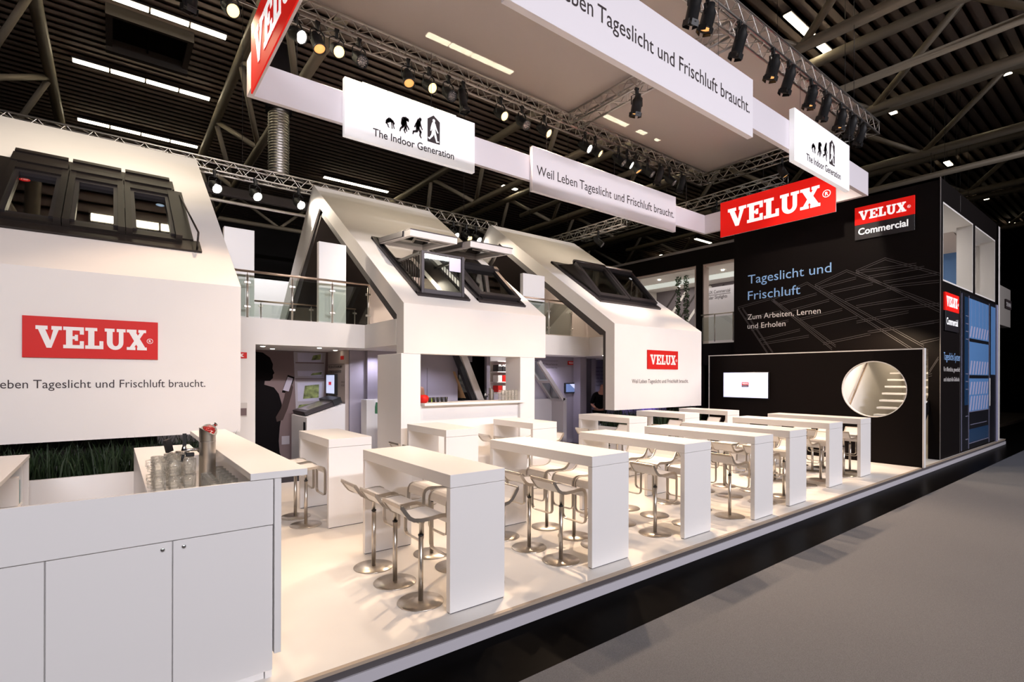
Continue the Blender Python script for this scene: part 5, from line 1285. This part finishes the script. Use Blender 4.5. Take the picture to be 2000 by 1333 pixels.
# rear house truss lamps down onto the gallery, downlights in the bays
for x in (1.85, 3.70, 8.6): spot('house_truss_light', (x, 13.4, 6.3), (x + .6, 10.6, 3.2), 500, (1, .85, .68), 80, .7, .1)
area('far_partition_fill', (3.6, 16.0, 6.2), 4, .3, 160, (1, .93, .95), (3.6, 17.6, 3.6))  # added fill that brightens the far partition
dl = mat('downlight_glow', None)
n = 0
for (x, y) in ((2.2, 10.4), (2.55, 11.2), (3.2, 10.3), (3.75, 11.0)):
    o = MB().lathe([(.0, 0), (.03, 0), (.04, .004), (.045, .012)], (x, y, 2.446), 14).build('downlight', dl); tag(o, 'small round downlight in the ceiling of the left bay, %s from the left' % ORD[n], 'downlight'); n += 1
for (x, y, lb) in ((10.15, 9.2, 'small round downlight under the right gallery'), (6.3, 8.9, 'small round downlight over the bar opening')):
    o = MB().lathe([(.0, 0), (.03, 0), (.04, .004), (.045, .012)], (x, y, 2.455), 14).build('downlight', dl); tag(o, lb, 'downlight')
for (x, y, p, c) in ((2.6, 10.9, 11, (1, .82, .75)), (4.4, 10.3, 9, (.8, .78, 1)), (9.4, 10.2, 14, (.84, .78, 1)), (12.2, 11.75, 14, (.8, .75, 1)), (5.6, 9.8, 12, (.84, .80, 1)), (7.2, 9.3, 6, (1, .9, .85))):
    spot('bay_downlight_light', (x, y, 2.43), (x, y + .25, 0), p * 6, c, 130, .8, .05)

# ------------------------------------------------------------------ hall: ceiling lights, roof girders, ducts
k = 0
for (xa, xb, y, nt, lb) in ((-1.2, 2.94, 19.1, 4, 'top left, partly cut by the photo edge'), (-1.16, 3.07, 23.75, 4, 'second row down at the left'), (-1.24, 3.25, 29.1, 4, 'lowest row above the left house'), (9.24, 13.07, 29.1, 4, 'above the middle house roof'),
        (7.4, 11.55, 18.95, 4, 'just above the left white sign with figures'), (7.99, 11.5, 14.9, 4, 'seen through the canopy, left'), (16.44, 20.2, 14.9, 4, 'seen through the canopy, right'), (16.2, 19.58, 7.34, 3, 'top right beyond the near truss'),
        (25.15, 25.9, 7.34, 1, 'small, right of the near truss end'), (33.7, 34.5, 7.34, 1, 'small, above the black building'), (41.8, 42.8, 7.34, 1, 'small pair right of the black building top'), (50.3, 51.5, 7.34, 1, 'small, farthest on the right'), (25.1, 25.8, 3.85, 1, 'bright, at the right edge'),
        (17.8, 18.9, 24.0, 1, 'small, above the right house'), (36.8, 39, 23.7, 1, 'far, below the ring corner'), (39.2, 41, 28.8, 1, 'far, above the upper black opening'), (17.27, 18.3, 19.75, 1, 'behind the rear slogan sign'), (27.6, 28.6, 19.9, 1, 'behind the rear sign, right end'),
        (-.55, 2.9, 15.4, 4, 'mirrored in the left roof window'), (-1.2, 3.0, -4, 4, 'unseen, added above the aisle'), (7.5, 11.5, -4, 4, 'unseen, added above the aisle, further along')):  # last two rows are added out of view to go with the fill
    t = thing('ceiling_light', 'row of glowing tubes under the hall roof, ' + lb, 'ceiling light', ((xa + xb) / 2, y, 13))
    MB().box(xa, xb, y - .14, y + .14, 12.99, 13.05).build('housing', GREYMET, t)
    L = (xb - xa) / nt
    for i in range(nt): MB().box(xa + i * L + .03, xa + (i + 1) * L - .03, y - .11, y + .11, 12.95, 12.99).build('tubes', TUBEL, t)
def girder(x, label, dx=.9, y0=-12, y1=40):
    t = thing('roof_girder', label, 'roof girder', (x, 10, 12.5))
    MB().tube([(x, y0, 12.45), (x, y1, 12.45)], .17, 10).build('upper_chord', TUBEP, t)
    MB().tube([(x + dx, y0, 10.7), (x + dx, y1, 10.7)], .15, 10).build('lower_chord', TUBEP, t)
    n = int((y1 - y0) / 5.2)
    for k in range(n):
        a = y0 + k * 5.2
        MB().tube([(x, a, 12.45), (x + dx, a + 2.6, 10.7)], .10, 8).build('brace', TUBEP, t)
        MB().tube([(x + dx, a + 2.6, 10.7), (x, a + 5.2, 12.45)], .10, 8).build('brace', TUBEP, t)
for k, x in enumerate((-1.75, 3.35, 13.4, 18.6, 24.0, 31.0, 40.0)):
    girder(x, dx=(-1.5 if k == 0 else 1.1), label='pale steel tube roof girder, %s from the left under the dark hall roof' % ORD[k])
for k, y in enumerate((-2.0, 33.5)):
    t = thing('roof_beam', 'steel tube cross beam under the hall roof, %s from the front' % ORD[k], 'roof beam', (5, y, 11))
    MB().tube([(-8, y, 10.9), (45, y, 10.9)], .13, 10).build('chord', TUBEP, t)
    for i in range(10):
        MB().tube([(-4 + i * 4, y, 10.9), (-2 + i * 4, y + 1.6, 12.8)], .09, 8).build('brace', TUBEP, t)
        MB().tube([(-2 + i * 4, y + 1.6, 12.8), (0 + i * 4, y, 10.9)], .09, 8).build('brace', TUBEP, t)
vt = thing('roof_vent', 'dark rectangular smoke vent in the hall roof at the top left', 'roof vent', (1, 20.8, 13))
MB().box(-.2, 2.1, 19.85, 19.97, 12.85, 13.2).box(-.2, 2.1, 21.75, 21.95, 12.7, 13.2).box(-.2, -.02, 19.97, 21.75, 12.85, 13.2).box(1.93, 2.1, 19.97, 21.75, 12.85, 13.2).build('frame', mat('vent_frame', (.07, .055, .045, 1), .6), vt)
MB().box(-.02, 1.93, 19.97, 21.75, 13.12, 13.19).box(.9, .95, 19.97, 21.75, 13.0, 13.12).build('flap', BLACKW, vt)
dk = thing('air_duct', 'vertical ribbed air duct hanging behind the left gallery', 'air duct', (4.27, 18, 8.4))
m = MB(); pr_ = []
for i in range(24): zz = 8.4 + i * .09; pr_ += [(.30, zz), (.33, zz + .03), (.30, zz + .06)]
m.lathe(pr_, (4.27, 18, 0), 20).build('ribbed_duct', ALU, dk)
MB().cyl((4.27, 18, 0), .40, 10.5, 12.6, 16).build('pipe', GREYMET, dk)
t = MB().tube([(-3, 16.2, 6.75), (9, 16.2, 6.75)], .045, 8).build('steel_pipe', ALU); tag(t, 'thin bright steel pipe crossing behind the left and middle houses', 'pipe')
t = MB().box(-3, 9, 16.6, 16.75, 7.05, 7.3).build('dark_beam', LINING); tag(t, 'dark brown beam crossing behind the left and middle houses', 'beam')
for k, (a, b_) in enumerate((((12, -2, 10.2), (60, -2.5, 10.2)), ((16, 1.6, 9.9), (16, 20, 9.9)), ((24, 2.0, 9.4), (24, 20, 9.4)))):
    t = MB().tube([a, b_], .11, 8).build('hall_pipe', TUBEP); tag(t, 'pale pipe under the dark hall roof on the right, %s of three' % ORD[k], 'pipe')
